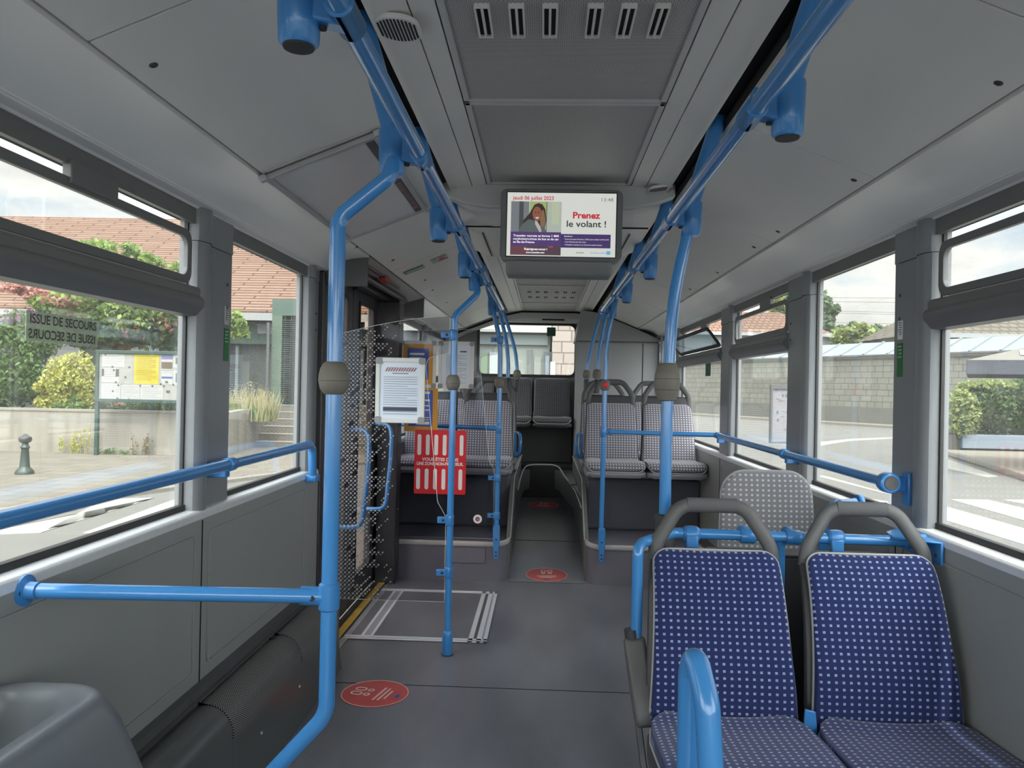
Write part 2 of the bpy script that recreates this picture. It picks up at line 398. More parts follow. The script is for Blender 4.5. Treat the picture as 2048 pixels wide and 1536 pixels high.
# perforated centre panels
def cpanel(y0, y1, name='perforated_panel'):
    b = B(); box(b, -.30, .30, y0+.004, y1-.004, ZC+.012, ZC+.03)
    return obj(name, b, PERF, ce, smooth=False)
for y0, y1 in ((YF, -.6), (-.6, 1.35), (1.35, 2.311), (2.311, 3.25), (4.7, 6.5), (6.5, 7.84), (7.84, 8.6)): cpanel(y0, y1)
b = B()
for y0, y1 in ((YF, -.6), (-.6, 1.35), (1.35, 2.311), (2.311, 3.25), (4.7, 6.5), (6.5, 7.84), (7.84, 8.6)):
    for s in (-1, 1): box(b, *sorted((s*.285, s*.302)), y0+.003, y1-.003, ZC+.004, ZC+.02)
    box(b, -.302, .302, y0+.003, y0+.022, ZC+.004, ZC+.02); box(b, -.302, .302, y1-.014, y1-.003, ZC+.004, ZC+.02)
obj('panel_frame', b, TRIMG, ce, smooth=False, bevel=.002)
b = B(); box(b, -.5, .5, YF, YB, ZC+.035, ZC+.06); obj('ceiling_backing', b, GAP, ce, smooth=False)
# trim strips and duct panels each side
for s in (-1, 1):
    for (y0, y1) in ((YF, 3.25), (4.66, 8.62)):
        b = B(); strip(b, sorted([(s*.306, ZC+.004), (s*.364, ZC-.002)]), y0, y1, .02); obj('trim_strip', b, CEIL, ce, smooth=False, bevel=.002)
        pr = [(s*.367, ZC-.004), (s*.40, ZC-.006), (s*.435, ZC-.012), (s*.450, ZC-.020), (s*.454, ZC-.027)]
        b = B(); strip(b, pr if s > 0 else pr[::-1], y0, y1, .02); obj('duct_panel', b, CEIL, ce)
    b = B(); strip(b, sorted([(s*.440, ZC+.012), (s*.525, ZC+.012)]), YF, 8.66, .012); obj('ceiling_gap', b, GAP, ce, smooth=False)
    # sloping side panels, seams between
    seams = [YF, -.4, 1.432, 2.33, 3.35, 4.35, 5.3, 6.3, 7.3, 8.4]
    for i in range(len(seams)-1):
        b = B(); pr = [(s*.926, slz(.926)), (s*.510, slz(.510))]
        strip(b, sorted(pr), seams[i]+.0025, seams[i+1]-.0025, .02); obj('side_panel', b, CEIL, ce, smooth=False, bevel=.002)
    b = B(); strip(b, sorted([(s*.95, slz(.95)+.021), (s*.50, slz(.50)+.021)]), YF, 8.4, .012); obj('panel_backing', b, GAP, ce, smooth=False)
    # cove
    spans = [(YF, 8.4)] if s > 0 else [(YF, 3.83), (5.65, 8.4)]
    for y0, y1 in spans:
        pr = [(.936, 1.974), (.97, 1.972), (1.02, 1.966), (1.06, 1.956), (1.085, 1.944), (1.12, 1.925), (1.132, 1.915), (1.134, 1.910), (1.138, 1.910), (1.140, 1.906), (1.165, 1.899), (1.17, 1.893), (1.19, 1.893)]
        pr = [(s*x, z) for x, z in pr]
        b = B(); strip(b, pr if s > 0 else pr[::-1], y0, y1, .03); obj('cove_panel', b, COVE, ce, auto=25)
# bulkhead box behind the screen
b = B()
pr = [(-.485, 2.165), (-.40, 2.13), (-.3, 2.115), (.3, 2.115), (.40, 2.13), (.485, 2.165), (.485, 2.21), (-.485, 2.21)]
prism(b, pr, 'y', 3.262, 4.64); obj('bulkhead', b, CEIL, ce, bevel=.006)
b = B(); pr = [(-.49, 2.15), (-.41, 2.118), (-.3, 2.10), (.3, 2.10), (.41, 2.118), (.49, 2.15), (.49, 2.21), (-.49, 2.21)]
prism(b, pr, 'y', 3.25, 3.30); obj('bulkhead_lip', b, mat('bulkhead grey', S(190, 190, 189), .45), ce, bevel=.008)
b = B(); box(b, -.44, .44, 3.72, 3.726, 2.111, 2.118)
for s in (-1, 1): slab(b, [(s*.37, 3.9, 2.122), (s*.375, 3.9, 2.122), (s*.375, 4.6, 2.122), (s*.37, 4.6, 2.122)], -.004, (0, 0, 1))
obj('bulkhead_seam', b, GAP, ce, smooth=False)
# rear header: curved strip following the vault
b = B(); pr = [(-1.16, 1.80), (-.93, 1.93), (-.49, 2.08), (-.3, 2.11), (.3, 2.11), (.49, 2.08), (.93, 1.93), (1.16, 1.80), (1.16, 1.95), (.93, 2.02), (.49, 2.2), (-.49, 2.2), (-.93, 2.02), (-1.16, 1.95)]
prism(b, pr, 'y', 8.62, 8.65); obj('rear_arch', b, mat('bulkhead grey', None), ce, bevel=.003)
b = B(); tube(b, [(-1.16, 8.612, 1.885), (-.93, 8.612, 1.975), (-.49, 8.612, 2.145), (-.31, 8.612, 2.185), (.31, 8.612, 2.185), (.49, 8.612, 2.145)], .011, n=8); obj('rear_gasket', b, GAP, ce)
# roof skin
b = B(); strip(b, [(-1.24, 1.86), (-1.2, 2.1), (-.95, 2.26), (0, 2.32), (.95, 2.26), (1.2, 2.1), (1.24, 1.86)], YF, YB+.2, .03); obj('roof_skin', b, PILL, ce)

# screws and seams on the slope panels
b = B()
for s, pts in ((-1, ((307, 130), (690, 470), (712, 495), (735, 520), (786, 520), (850, 560), (865, 580), (893, 605))), (1, ((1997, 166), (1708, 360), (1556, 463), (1508, 494), (1435, 545), (1380, 578)))):
    for (x, y) in pts:
        d = fw + cr*((x-1024)/FOC) - cu*((y-768)/FOC)
        # intersection with slope plane z = 1.98+.4*(.93-s*x)
        t = (1.98+.4*.93 - .4*s*CAM.x - CAM.z)/(d.z + .4*s*d.x)
        p = CAM+d*t
        nrm = Vector((-s*.4, 0, -1)).normalized()
        q = nrm.to_track_quat('Z', 'Y').to_matrix().to_4x4(); q.translation = p
        bb = bmesh.new(); lathe(bb, [(.0095, -.002), (.0095, .0015), (.006, .003), (.0055, .001)], n=14)
        for v in bb.verts: v.co = q @ v.co
        me = bpy.data.meshes.new('tmp'); bb.to_mesh(me); bb.free(); b.from_mesh(me); bpy.data.meshes.remove(me)
obj('panel_screw', b, PLG2, ce)

# ---- side walls
def wall(side):
    s = -1 if side == 'left' else 1
    w = sempty('wall_'+side)
    spans = [(YF, YB)] if s > 0 else [(YF, 3.76), (5.12, YB)]
    for y0, y1 in spans:
        b = B(); box(b, *sorted((s*1.15, s*1.22)), y0, y1, -.1, ZS-.02); obj('lower_panel', b, WALLM, w, smooth=False)
        b = B(); prism(b, [(s*1.148, ZS-.022), (s*1.148, ZS), (s*1.155, ZS+.008), (s*1.19, ZS+.012), (s*1.22, ZS+.012), (s*1.22, ZS-.022)], 'y', y0, y1)
        obj('sill', b, SILL, w, bevel=.003)
        b = B(); box(b, *sorted((s*1.190, s*1.210)), y0, y1, ZS+.008, ZS+.030); obj('gasket', b, GASK, w, smooth=False)
    b = B(); box(b, *sorted((s*1.175, s*1.192)), YF, YB, ZT, 1.96); box(b, *sorted((s*1.19, s*1.23)), YF, YB, ZT+.03, 1.96); obj('header', b, FRAME, w, smooth=False)
    # raised lower panel field with bead
    b = B()
    flds = [(-.3, 2.42), (2.52, 3.55)] if s < 0 else [(-.5, 2.6), (2.7, 3.9), (4.0, 5.2)]
    for y0, y1 in flds:
        z0 = .40; z1 = .845
        out = rrect(y1-y0, z1-z0, .02, 3, (y0+y1)/2, (z0+z1)/2); inn = rrect(y1-y0-.014, z1-z0-.014, .016, 3, (y0+y1)/2, (z0+z1)/2)
        frame2d(b, out, inn, lambda u, v: (s*1.15, u, v), (-s*.005, 0, 0))
    obj('panel_bead', b, WALLM, w, bevel=.001)
    b = B(); seamsY = [2.47] if s < 0 else [2.65, 3.95, 5.25]
    for y in seamsY: box(b, *sorted((s*1.1515, s*1.1475)), y-.002, y+.002, .35, ZS-.025)
    obj('panel_seam', b, GAP, w, smooth=False)
    return w
WL = wall('left'); WR = wall('right')
# rear wall with window opening
wr = sempty('wall_rear'); b = B()
box(b, -1.2, 1.2, 8.75, 8.80, .1, 1.48); box(b, -1.2, 1.2, 8.75, 8.80, 2.05, 2.3); box(b, -1.2, -.80, 8.75, 8.80, 1.48, 2.05); box(b, .30, 1.2, 8.75, 8.80, 1.48, 2.05)
obj('rear_panel', b, mat('rear wall grey', S(120, 121, 122), .5), wr, smooth=False)
b = B(); prism(b, [(-.85, 2.07), (.36, 2.07), (.33, 2.16), (-.82, 2.16)], 'y', 8.66, 8.74); obj('rear_header', b, CEIL, wr, bevel=.01)
b = B(); box(b, -.08, .17, 8.645, 8.662, 2.095, 2.145); obj('display_slot', b, GAP, wr, smooth=False, bevel=.004)
w = sempty('window_9'); b = B()
frame2d(b, rrect(1.14, .62, .07, 6, -.247, 1.765), rrect(1.08, .56, .06, 6, -.247, 1.765), lambda u, v: (u, 8.735, v), (0, .05, 0)); obj('window_frame', b, GASK, w)
b = B(); box(b, -.80, .30, 8.765, 8.77, 1.47, 2.06); obj('glass_pane', b, GLASS, w, smooth=False)
b = B(); prism(b, rrect(.10, .10, .01, 4, -.045+(1104-1088)/1540*8.7-.02, 1.975), 'y', 8.755, 8.762); st = obj('window_decal', b, mat('dark green decal', S(28, 70, 52), .4), w)
# engine tower in the rear right corner
tw = sempty('trim_1'); b = B(); prism(b, [(.275, 8.11), (1.165, 8.11), (1.165, 8.74), (.315, 8.74)], 'z', .1, 1.84)
obj('tower_panel', b, mat('tower grey', S(140, 142, 144), .45), tw, bevel=.03, seg=4)
b = B(); prism(b, [(.275, 1.84), (1.165, 1.84), (1.165, 1.86), (.93, 1.965), (.49, 2.14), (.33, 2.155)], 'y', 8.11, 8.74); obj('tower_cap', b, mat('tower grey', None), tw)
b = B(); box(b, .98, .986, 8.104, 8.112, .6, 1.82); obj('tower_seam', b, GAP, tw, smooth=False)
# front of the bus (behind the camera)
wf = sempty('wall_front'); b = B(); box(b, -1.22, 1.22, YF-.05, YF, -.1, .8); box(b, -1.22, 1.22, YF-.05, YF, 2.05, 2.3)
obj('front_panel', b, PLG2, wf, smooth=False)
w = sempty('window_10'); b = B(); box(b, -1.2, 1.2, YF-.03, YF-.024, .8, 2.05); obj('glass_pane', b, GLASS, w, smooth=False)

# ---- pillars
def pillar(n, s, y0, y1, z0=ZS-.01, z1=1.9):
    pl = sempty('trim_%d' % n)
    x = s*XW; xo = s*1.225; yr = y0+.10 if y1-y0 > .2 else (y0+y1)/2
    pts = []
    for k in range(9):
        a = math.pi*k/8; pts.append((s*(1.178-.026*math.sin(a)), y0+.002+(yr-y0)*(1-math.cos(a))/2))
    pts += [(s*1.176, yr+.003), (s*1.170, yr+.008), (s*1.170, y1-.008), (s*1.176, y1), (xo, y1), (xo, y0)]
    b = B(); prism(b, pts, 'z', z0, z1-.11); obj('pillar_cover', b, PILL, pl, auto=30)
    b = B(); prism(b, [(p[0]-s*.003 if abs(p[0]) < 1.2 else p[0], p[1]) for p in pts], 'z', z1-.108, z1); obj('pillar_cap', b, PILL, pl, auto=30)
    b = B()
    for y in (y0-.004, y1+.001): box(b, *sorted((s*1.196, s*1.207)), y-.004, y+.005, z0+.02, ZT+.01)
    obj('gasket', b, GASK, pl, smooth=False)
    b = B()
    for z in (1.60, 1.68): lathe(b, [(.006, -.002), (.006, .003)], c=(s*1.17, y1-.045, z), axis='x', n=10)
    obj('screw', b, PLG2, pl)
    return pl
pl1 = pillar(2, -1, 2.43, 2.72); pillar(3, -1, 3.60, 3.78, -.02, 1.95)
pr1 = pillar(4, 1, 2.47, 2.74); pillar(5, 1, 3.58, 3.91); pillar(6, 1, 5.03, 5.37); pillar(7, 1, 6.99, 7.2); pillar(8, 1, 8.0, 8.12)
pillar(9, -1, .55, .82); pillar(10, 1, .60, .87); pillar(11, -1, -1.2, -.95); pillar(12, 1, -1.2, -.95); pillar(13, -1, 7.1, 7.35); pillar(14, -1, 5.62, 5.75, -.02, 1.95)

# ---- windows
def window(n, s, y0, y1, hopper=False, opened=0.0, gl=GLASS):
    w = sempty('window_%d' % n)
    b = B(); box(b, *sorted((s*1.198, s*1.204)), y0, y1, ZS, ZT+.02 if not hopper else 1.56); obj('glass_pane', b, gl, w, smooth=False)
    if hopper:
        # transom bar, rounded, with double line
        pr = [(s*1.21, 1.642), (s*1.165, 1.640), (s*1.158, 1.630), (s*1.160, 1.612), (s*1.150, 1.606), (s*1.143, 1.592), (s*1.147, 1.575), (s*1.160, 1.562), (s*1.170, 1.548), (s*1.21, 1.545)]
        b = B(); prism(b, pr, 'y', y0-.01, y1+.01); obj('transom', b, FRAME, w, auto=35)
        hx = s*1.172; z0, z1 = 1.645, 1.815
        yc, zc = (y0+y1)/2, (z0+z1)/2; hh = z1-z0; ww = y1-y0-.05
        out = rrect(ww, hh, .04, 6, yc, zc); inn = rrect(ww-.055, hh-.05, .03, 6, yc, zc)
        b = B(); frame2d(b, out, inn, lambda u, v: (hx, u, v), (s*.016, 0, 0)); h = obj('hopper_frame', b, FRAME if not opened else GASK, w, bevel=.002)
        b = B(); prism(b, rrect(ww-.04, hh-.035, .03, 6, yc, zc), 'x', *sorted((hx+s*.005, hx+s*.009))); g = obj('hopper_pane', b, gl if not opened else GLASSH, h)
        if opened:
            piv = Matrix.Translation((hx, 0, z0)) @ Matrix.Rotation(-s*opened, 4, 'Y') @ Matrix.Translation((-hx, 0, -z0))
            for ob in (h, g): ob.data.transform(piv)
        # latch block between the two light gaps
        b = B(); yl = y0+(y1-y0)*(.36 if s > 0 else .65)
        box(b, *sorted((s*1.165, s*1.19)), yl-.10, yl+.10, 1.80, ZT+.012); obj('latch', b, FRAME, w, bevel=.004)
    return w
window(1, -1, .82, 2.43, True); window(2, -1, 2.72, 3.60); window(3, 1, .87, 2.47, True); window(4, 1, 2.74, 3.58)
window(5, 1, 3.91, 5.03, True); window(6, 1, 5.37, 6.99, True, R(38)); window(7, 1, 7.2, 8.0); window(8, -1, 5.75, 7.1)
window(11, -1, -.95, .55, True); window(12, 1, -.95, .60, True); window(13, -1, YF, -1.2); window(14, 1, YF, -1.2); window(15, -1, 7.35, 8.6)

# ---- left heating duct along the wall foot
hd = sempty('trim_15')
pr = [(-1.15, .36), (-1.128, .355), (-1.12, .335), (-1.10, .335)]
for k in range(11):
    a = R(110-k*11.5); pr.append((-1.075+.085*math.cos(a), .235+.085*math.sin(a)*1.12))
pr += [(-.985, .10), (-.975, .02), (-.97, 0)]
def ductseg(y0, y1, m, name):
    b = B(); cl = pr+[(-1.15, 0)]
    prism(b, cl, 'y', y0, y1); ob = obj(name, b, m, hd, auto=30)
    if m is PERFD:
        me = ob.data; uv = me.uv_layers.new(name='UV')
        for l in me.loops:
            c = me.vertices[l.vertex_index].co; ang = math.atan2(c.z-.235, c.x+1.075); uv.data[l.index].uv = (c.y, ang*.09)
    return ob
ductseg(.2, 2.36, HEAT, 'duct_cover'); 
def perfseg(y0, y1):
    # lower plain part and perforated crown
    b = B(); low = [p for p in pr]
    prism(b, low+[(-1.15, 0)], 'y', y0, y1); obj('duct_cover', b, HEAT, hd, auto=30)
    crown = [p for p in pr if p[1] > .2 and p[0] > -1.11]
    b = B(); up = [(x+.0035*math.cos(math.atan2(z-.235, x+1.075)), z+.0035*math.sin(math.atan2(z-.235, x+1.075))) for x, z in crown]
    prism(b, crown+up[::-1], 'y', y0, y1); ob = obj('perforated_grille', b, PERFD, hd, auto=30)
    me = ob.data; uv = me.uv_layers.new(name='UV')
    for l in me.loops:
        c = me.vertices[l.vertex_index].co; uv.data[l.index].uv = (c.y, math.atan2(c.z-.235, c.x+1.075)*.09)
perfseg(2.362, 2.98); perfseg(3.04, 3.6); ductseg(2.98, 3.04, HEAT, 'duct_clip'); 
b = B()
for y in (2.1, 2.34, 2.6, 3.01): lathe(b, [(.006, 0), (.005, .004)], c=(-.987, y, .14), axis='x', n=10)
obj('screw', b, ALU, hd)

# ---- door in the left wall
dr = sempty('door_1')
def leaf(y0, y1, gy0, gy1):
    b = B(); xs = (-1.20, -1.165)
    box(b, *xs, y0, gy0, .02, 1.9); box(b, *xs, gy1, y1, .02, 1.9); box(b, *xs, gy0, gy1, .02, .18); box(b, *xs, gy0, gy1, 1.83, 1.9)
    l = obj('door_leaf', b, DOORD, dr, smooth=False, bevel=.004)
    b = B(); box(b, -1.186, -1.18, gy0, gy1, .18, 1.83); obj('glass_pane', b, glass('door glass', (.86, .80, .76, 1), .08), l, smooth=False)
    b = B()
    frame2d(b, rrect(gy1-gy0+.02, 1.67, .02, 3, (gy0+gy1)/2, 1.005), rrect(gy1-gy0-.02, 1.63, .02, 3, (gy0+gy1)/2, 1.005), lambda u, v: (-1.164, u, v), (.006, 0, 0)); obj('gasket', b, GASK, l)
    return l
l1 = leaf(3.80, 4.44, 3.95, 4.32); l2 = leaf(4.46, 5.10, 4.60, 4.98)
for l, ya, yb in ((l1, 4.38, 4.20), (l2, 5.02, 4.72)):
    b = B(); P = smoothpath([(-1.16, ya, 1.08), (-1.05, ya-.02, 1.06), (-1.02, ya-.10, .90), (-1.03, ya-.13, .70), (-1.05, ya-.14, .56), (-1.16, ya-.14, .54)], 30); tube(b, P, .014, n=12); obj('door_handle', b, BLUE, l)
b = B(); box(b, -1.20, -1.02, 5.12, 5.28, 0, 1.9); box(b, -1.2, -1.14, 3.775, 3.80, 0, 1.9); obj('door_post', b, DOORD, dr, smooth=False, bevel=.01)
# header mechanism recess
b = B(); box(b, -1.205, -1.19, 3.84, 5.64, 1.88, 2.1); box(b, -1.2, -.94, 3.82, 3.84, 1.83, 2.0); box(b, -1.2, -.94, 5.62, 5.645, 1.83, 1.985); box(b, -1.2, -.93, 3.83, 5.65, 1.995, 2.02); obj('header_box', b, RECESS, dr, smooth=False)
b = B(); box(b, -1.19, -1.10, 3.9, 5.6, 1.90, 1.985); obj('door_motor', b, PLG2, dr, bevel=.01)
b = B(); tube(b, [(-1.04, 3.9, 1.93), (-1.04, 5.4, 1.93)], .02); tube(b, [(-.99, 3.95, 1.965), (-.99, 4.9, 1.965)], .012); tube(b, fillet([(-1.04, 4.3, 1.93), (-1.13, 4.42, 1.91), (-1.17, 4.45, 1.89)], .02), .014); obj('door_linkage', b, PLG2, dr)
b = B(); slab(b, [(-.937, 3.845, 1.978), (-1.075, 3.845, 1.940), (-1.075, 5.615, 1.940), (-.937, 5.615, 1.978)], .01, (0, 0, 1)); obj('header_flap', b, mat('header flap grey', S(160, 156, 155), .5), dr, smooth=False)
cz_ = px(770, 555, X=-.98); b = B(); prism(b, rrect(.15, .026, .010, 4, cz_.y, min(cz_.z, 1.945)), 'x', -1.0, -.965); obj('emergency_release', b, mat('dull red plastic', S(170, 40, 48), .4), dr)
b = B(); slab(b, [(-1.17, 3.78, .004), (-1.085, 3.78, .004), (-1.085, 5.12, .004), (-1.17, 5.12, .004)], .006, (0, 0, 1)); obj('threshold', b, mat('worn steel', S(96, 92, 88), .4, .5, noise=.3, nscale=20), dr, smooth=False)
b = B(); slab(b, [(-1.125, 3.78, .0105), (-1.085, 3.78, .0105), (-1.085, 5.12, .0105), (-1.125, 5.12, .0105)], .003, (0, 0, 1)); obj('yellow_edge', b, mat('worn yellow paint', S(204, 168, 72), .5, noise=.35, nscale=14), dr, smooth=False)

# ---- raised seat platforms either side of the aisle
PLAT = mat('platform vinyl dark', S(106, 105, 116), .5, noise=.08, nscale=30, bump=.2, bscale=600)
RISER = mat('riser carpet dark', S(88, 90, 100), .85, noise=.12, nscale=90, bump=.5, bscale=500)
SIDEV = mat('side skirting grey', S(110, 111, 110), .45)
for k, s in enumerate((-1, 1)):
    pf = sempty('trim_%d' % (16+k))
    # front platform with rounded aisle corner
    pts = [(s*1.15, 5.28)]
    for q in range(7):
        a = R(90*q/6); pts.append((s*(.35-.08*math.sin(a)), 5.36-.08*math.cos(a)))
    pts += [(s*.27, 8.1), (s*1.15, 8.1)]
    b = B(); prism(b, pts, 'z', -.02, .272); obj('platform', b, PLAT, pf, auto=30)
    # riser box under the seat row
    b = B(); prism(b, [(5.86, .272), (5.86, .66), (8.1, .66), (8.1, .272)], 'x', *sorted((s*.29, s*1.148))); obj('seat_riser', b, RISER, pf, bevel=.02, smooth=False)
    # aisle side skirting with rising edge
    sk = [(5.36, .0), (5.36, .275), (5.42, .30), (5.62, .42), (5.86, .60), (5.95, .64), (7.9, .64), (7.9, .0)]
    b = B(); prism(b, sk, 'x', *sorted((s*.262, s*.288))); obj('aisle_skirting', b, SIDEV, pf, auto=30)
    path = [(s*1.14, 5.272, .258)] + [(s*(.35-.085*math.sin(R(90*q/6))), 5.358-.085*math.cos(R(90*q/6)), .258+.022*(q/6)) for q in range(7)]
    b = B(); tube(b, path, .018, n=10, ry=.006); obj('nosing', b, TREADM, pf)
    b = B(); tube(b, [(s*.259, 5.37, .285), (s*.259, 5.44, .31), (s*.259, 5.63, .425), (s*.259, 5.87, .605), (s*.259, 5.96, .645), (s*.259, 7.9, .645)], .0045, n=8); obj('edge_strip', b, TREADM, pf)
    if s < 0:
        b = B(); prism(b, rrect(.25, .10, .012, 3, -.55, .175), 'y', 5.272, 5.282); obj('access_hatch', b, PLAT, pf, bevel=.003)
# rear platform with step
pf = sempty('trim_18'); b = B(); box(b, -1.15, 1.15, 7.92, 8.75, -.02, .53); obj('rear_platform', b, mat('black riser', S(40, 40, 42), .6), pf, smooth=False)
b = B(); box(b, -1.15, .27, 8.30, 8.75, .53, .95); obj('bench_base', b, mat('black riser', None), pf, bevel=.01)
arch = smoothpath([(-.25, 6.5, .47), (-.245, 7.1, .50), (-.225, 7.7, .53), (-.17, 7.88, .545), (-.02, 7.915, .548), (.08, 7.90, .545), (.13, 7.7, .535), (.17, 7.2, .51), (.235, 6.55, .47), (.262, 5.9, .42)], 60)
b = B(); tube(b, arch, .007, n=8); obj('nosing', b, TREADM, pf)
b = B(); prism(b, [(.265, 5.9), (.235, 6.55), (.17, 7.2), (.13, 7.7), (.08, 7.9), (.265, 7.9)], 'z', .30, .50); obj('side_ledge', b, PLG, pf, bevel=.01)
b = B(); prism(b, [(-.265, 6.3), (-.25, 6.5), (-.245, 7.1), (-.225, 7.7), (-.17, 7.9), (-.265, 7.9)], 'z', .3, .50); obj('side_ledge', b, PLG, pf, bevel=.01)
b = B(); box(b, .19, .255, 6.7, 7.2, .50, .506); obj('hatch_cover', b, PLG, pf, bevel=.002)

# ================================================================== SEATS
def pad(prof, halfw, th, bulge, ns=14, corner_top=.06, corner_bot=.02, flip=False):
    """prof: list of (y,z) centreline points of the front surface from bottom to top (or front to back), halfw(v) -> half width"""
    P = smoothpath([(0, p[0], p[1]) for p in prof], 28); m = len(P)
    L = [0]
    for i in range(1, m): L.append(L[-1]+(P[i]-P[i-1]).length)
    tot = L[-1]
    # resample denser near the ends
    ts = sorted(set([0, .004, .012, .025, .045]+[.07+.86*i/18 for i in range(19)]+[.955, .975, .988, .996, 1]))
    pts = []
    for t in ts:
        d = t*tot; i = max(k for k in range(m) if L[k] <= d+1e-9); i = min(i, m-2); f = (d-L[i])/(L[i+1]-L[i])
        p = P[i].lerp(P[i+1], f); tg = (P[i+1]-P[i]).normalized(); nm = Vector((0, -tg.z, tg.y)) if not flip else Vector((0, -tg.z, tg.y))
        w = halfw(t)
        dt = (1-t)*tot
        if dt < corner_top: w = w-corner_top+math.sqrt(max(0, corner_top**2-(corner_top-dt)**2))
        if d < corner_bot: w = w-corner_bot+math.sqrt(max(0, corner_bot**2-(corner_bot-d)**2))
        pts.append((p, nm, w, d))
    bm = bmesh.new(); uvl = bm.loops.layers.uv.new('UV'); F = []; K = []
    for (p, nm, w, d) in pts:
        ro = []; rb = []
        for j in range(ns+1):
            s = math.sin(math.pi/2*(2*j/ns-1))
            edge = (1-abs(s)**5); vv = d/tot; ev = 1-abs(2*vv-1)**10
            off = bulge(s, vv) + th*.5*min(edge, ev)**.5*.6
            ro.append(bm.verts.new(p+Vector((s*w, 0, 0))+nm*off)); rb.append(bm.verts.new(p+Vector((s*w, 0, 0))-nm*(th*.5)))
        F.append(ro); K.append(rb)
    n = len(pts)
    uvs = {}
    for i in range(n):
        for j in range(ns+1):
            s = math.sin(math.pi/2*(2*j/ns-1)); uvs[F[i][j]] = (s*pts[i][2], pts[i][3]); uvs[K[i][j]] = uvs[F[i][j]]
    def q(a, b_, c, d_):
        f = bm.faces.new((a, b_, c, d_))
        for l in f.loops: l[uvl].uv = uvs[l.vert]
    for i in range(n-1):
        for j in range(ns):
            q(F[i][j], F[i][j+1], F[i+1][j+1], F[i+1][j]); q(K[i][j+1], K[i][j], K[i+1][j], K[i+1][j+1])
        q(F[i][0], F[i+1][0], K[i+1][0], K[i][0]); q(F[i][ns], K[i][ns], K[i+1][ns], F[i+1][ns])
    for j in range(ns):
        q(F[0][j], K[0][j], K[0][j+1], F[0][j+1]); q(F[-1][j], F[-1][j+1], K[-1][j+1], K[-1][j])
    outline = [(p+Vector((-w, 0, 0))) for (p, nm, w, d) in pts]+[(p+Vector((w, 0, 0))) for (p, nm, w, d) in pts[::-1]]
    return bm, outline

def make_seat(name, label, cat, fabric, kind, group=None):
    t = thing(name, label, cat, group=group)
    if kind == 'blue':
        bt, bb, cw, H, band = .182, .205, .222, .862, 0
    elif kind == 'grey':
        bt, bb, cw, H, band = .182, .205, .215, .862, .06
    else:
        bt, bb, cw, H, band = .19, .20, .205, .86, None
    lean = .15
    bprof = [(-.004, .405), (0, .445), (.012, .52), (.03, .60), (.06, .70), (.10, .79), (lean, H)]
    # backrest cushion, hollowed in the middle, side wings forward
    bm, ol = pad(bprof, lambda v: bb+(bt-bb)*v-.004*math.sin(v*math.pi), .035, lambda s, v: .007*(s*s)-.004+(.012*math.exp(-((v-.25)/.2)**2)), corner_top=.045, corner_bot=.02)
    obj('backrest', bm, fabric, t, auto=60)
    b = B(); tube(b, [p+Vector((0, .006, 0)) for p in ol], .0045, n=6, closed=True); obj('piping', b, PIPE, t)
    # shell behind
    sp = [(y+.035, z) for y, z in bprof]
    bm, ol2 = pad(sp, lambda v: bb+.010+(bt-bb)*v, .03, lambda s, v: 0, corner_top=.05, corner_bot=.05); obj('seat_shell', bm, PLG2, t, auto=60)
    # seat cushion
    cprof = [(-.42, .395), (-.415, .42), (-.395, .432), (-.33, .436), (-.22, .430), (-.10, .425), (-.02, .435)]
    bm, ol = pad(cprof, lambda v: cw*(.97+.03*math.sin(min(1, v*1.5)*math.pi/2)) if v < .7 else cw-(v-.7)*.06, .045, lambda s, v: .012*s*s*(1 if v > .3 else v/.3), corner_top=.06, corner_bot=.06)
    obj('seat_cushion', bm, fabric, t, auto=60)
    b = B(); tube(b, [p+Vector((0, 0, -.012)) for p in ol], .0045, n=6, closed=True); obj('piping', b, PIPE, t)
    cp2 = [(-.425, .36), (-.40, .375), (-.3, .38), (-.1, .38), (.02, .385)]
    bm, ol = pad(cp2, lambda v: cw+.004 if v < .7 else cw+.004-(v-.7)*.05, .05, lambda s, v: 0, corner_top=.06, corner_bot=.06); obj('seat_pan', bm, mat('seat pan grey', S(140, 141, 150), .5) if kind == 'grey' else PLG2, t, auto=60)
    if kind != 'bench':
        z0 = H-.02; y0 = lean+.02
        if band:
            b = B(); slab(b, [(-bt-.004, y0+.012, z0), (bt+.004, y0+.012, z0), (bt-.008, y0+.03, H+band), (-bt+.008, y0+.03, H+band)], .03, (0, -1, .2)); obj('head_band', b, PLG2, t, bevel=.012, seg=3)
        top = H+.128+band*.75
        hw = bt-.006
        y1 = lean+.05
        arc = fillet([(-hw, y0, z0-.02), (-hw+.004, y0, z0+.03+band), (-.098, y1, top), (.098, y1, top), (hw-.004, y0, z0+.03+band), (hw, y0, z0-.02)], [.08, .07, .07, .08], 8)
        b = B(); tube(b, arc, .014, n=14, ry=.0215); obj('grab_handle', b, PLG, t)
        b = B(); tube(b, [(-.075, y1, top), (.075, y1, top)], .0225, n=14, ry=.0155); obj('handle_grip', b, mat('ribbed grip plastic', S(92, 92, 94), .6, bump=.9, bscale=500), t)
    return t
def children(o): return [c for c in bpy.data.objects if c.parent == o]
def dup(root, loc, label=None, rz=0, name=None):
    r = root.copy(); COL.objects.link(r); r.location = loc; r.rotation_euler = (0, 0, rz)
    if label: r['label'] = label
    for c in children(root):
        k = c.copy(); COL.objects.link(k); k.parent = r
        for g in children(c):
            d = g.copy(); COL.objects.link(d); d.parent = k
    return r
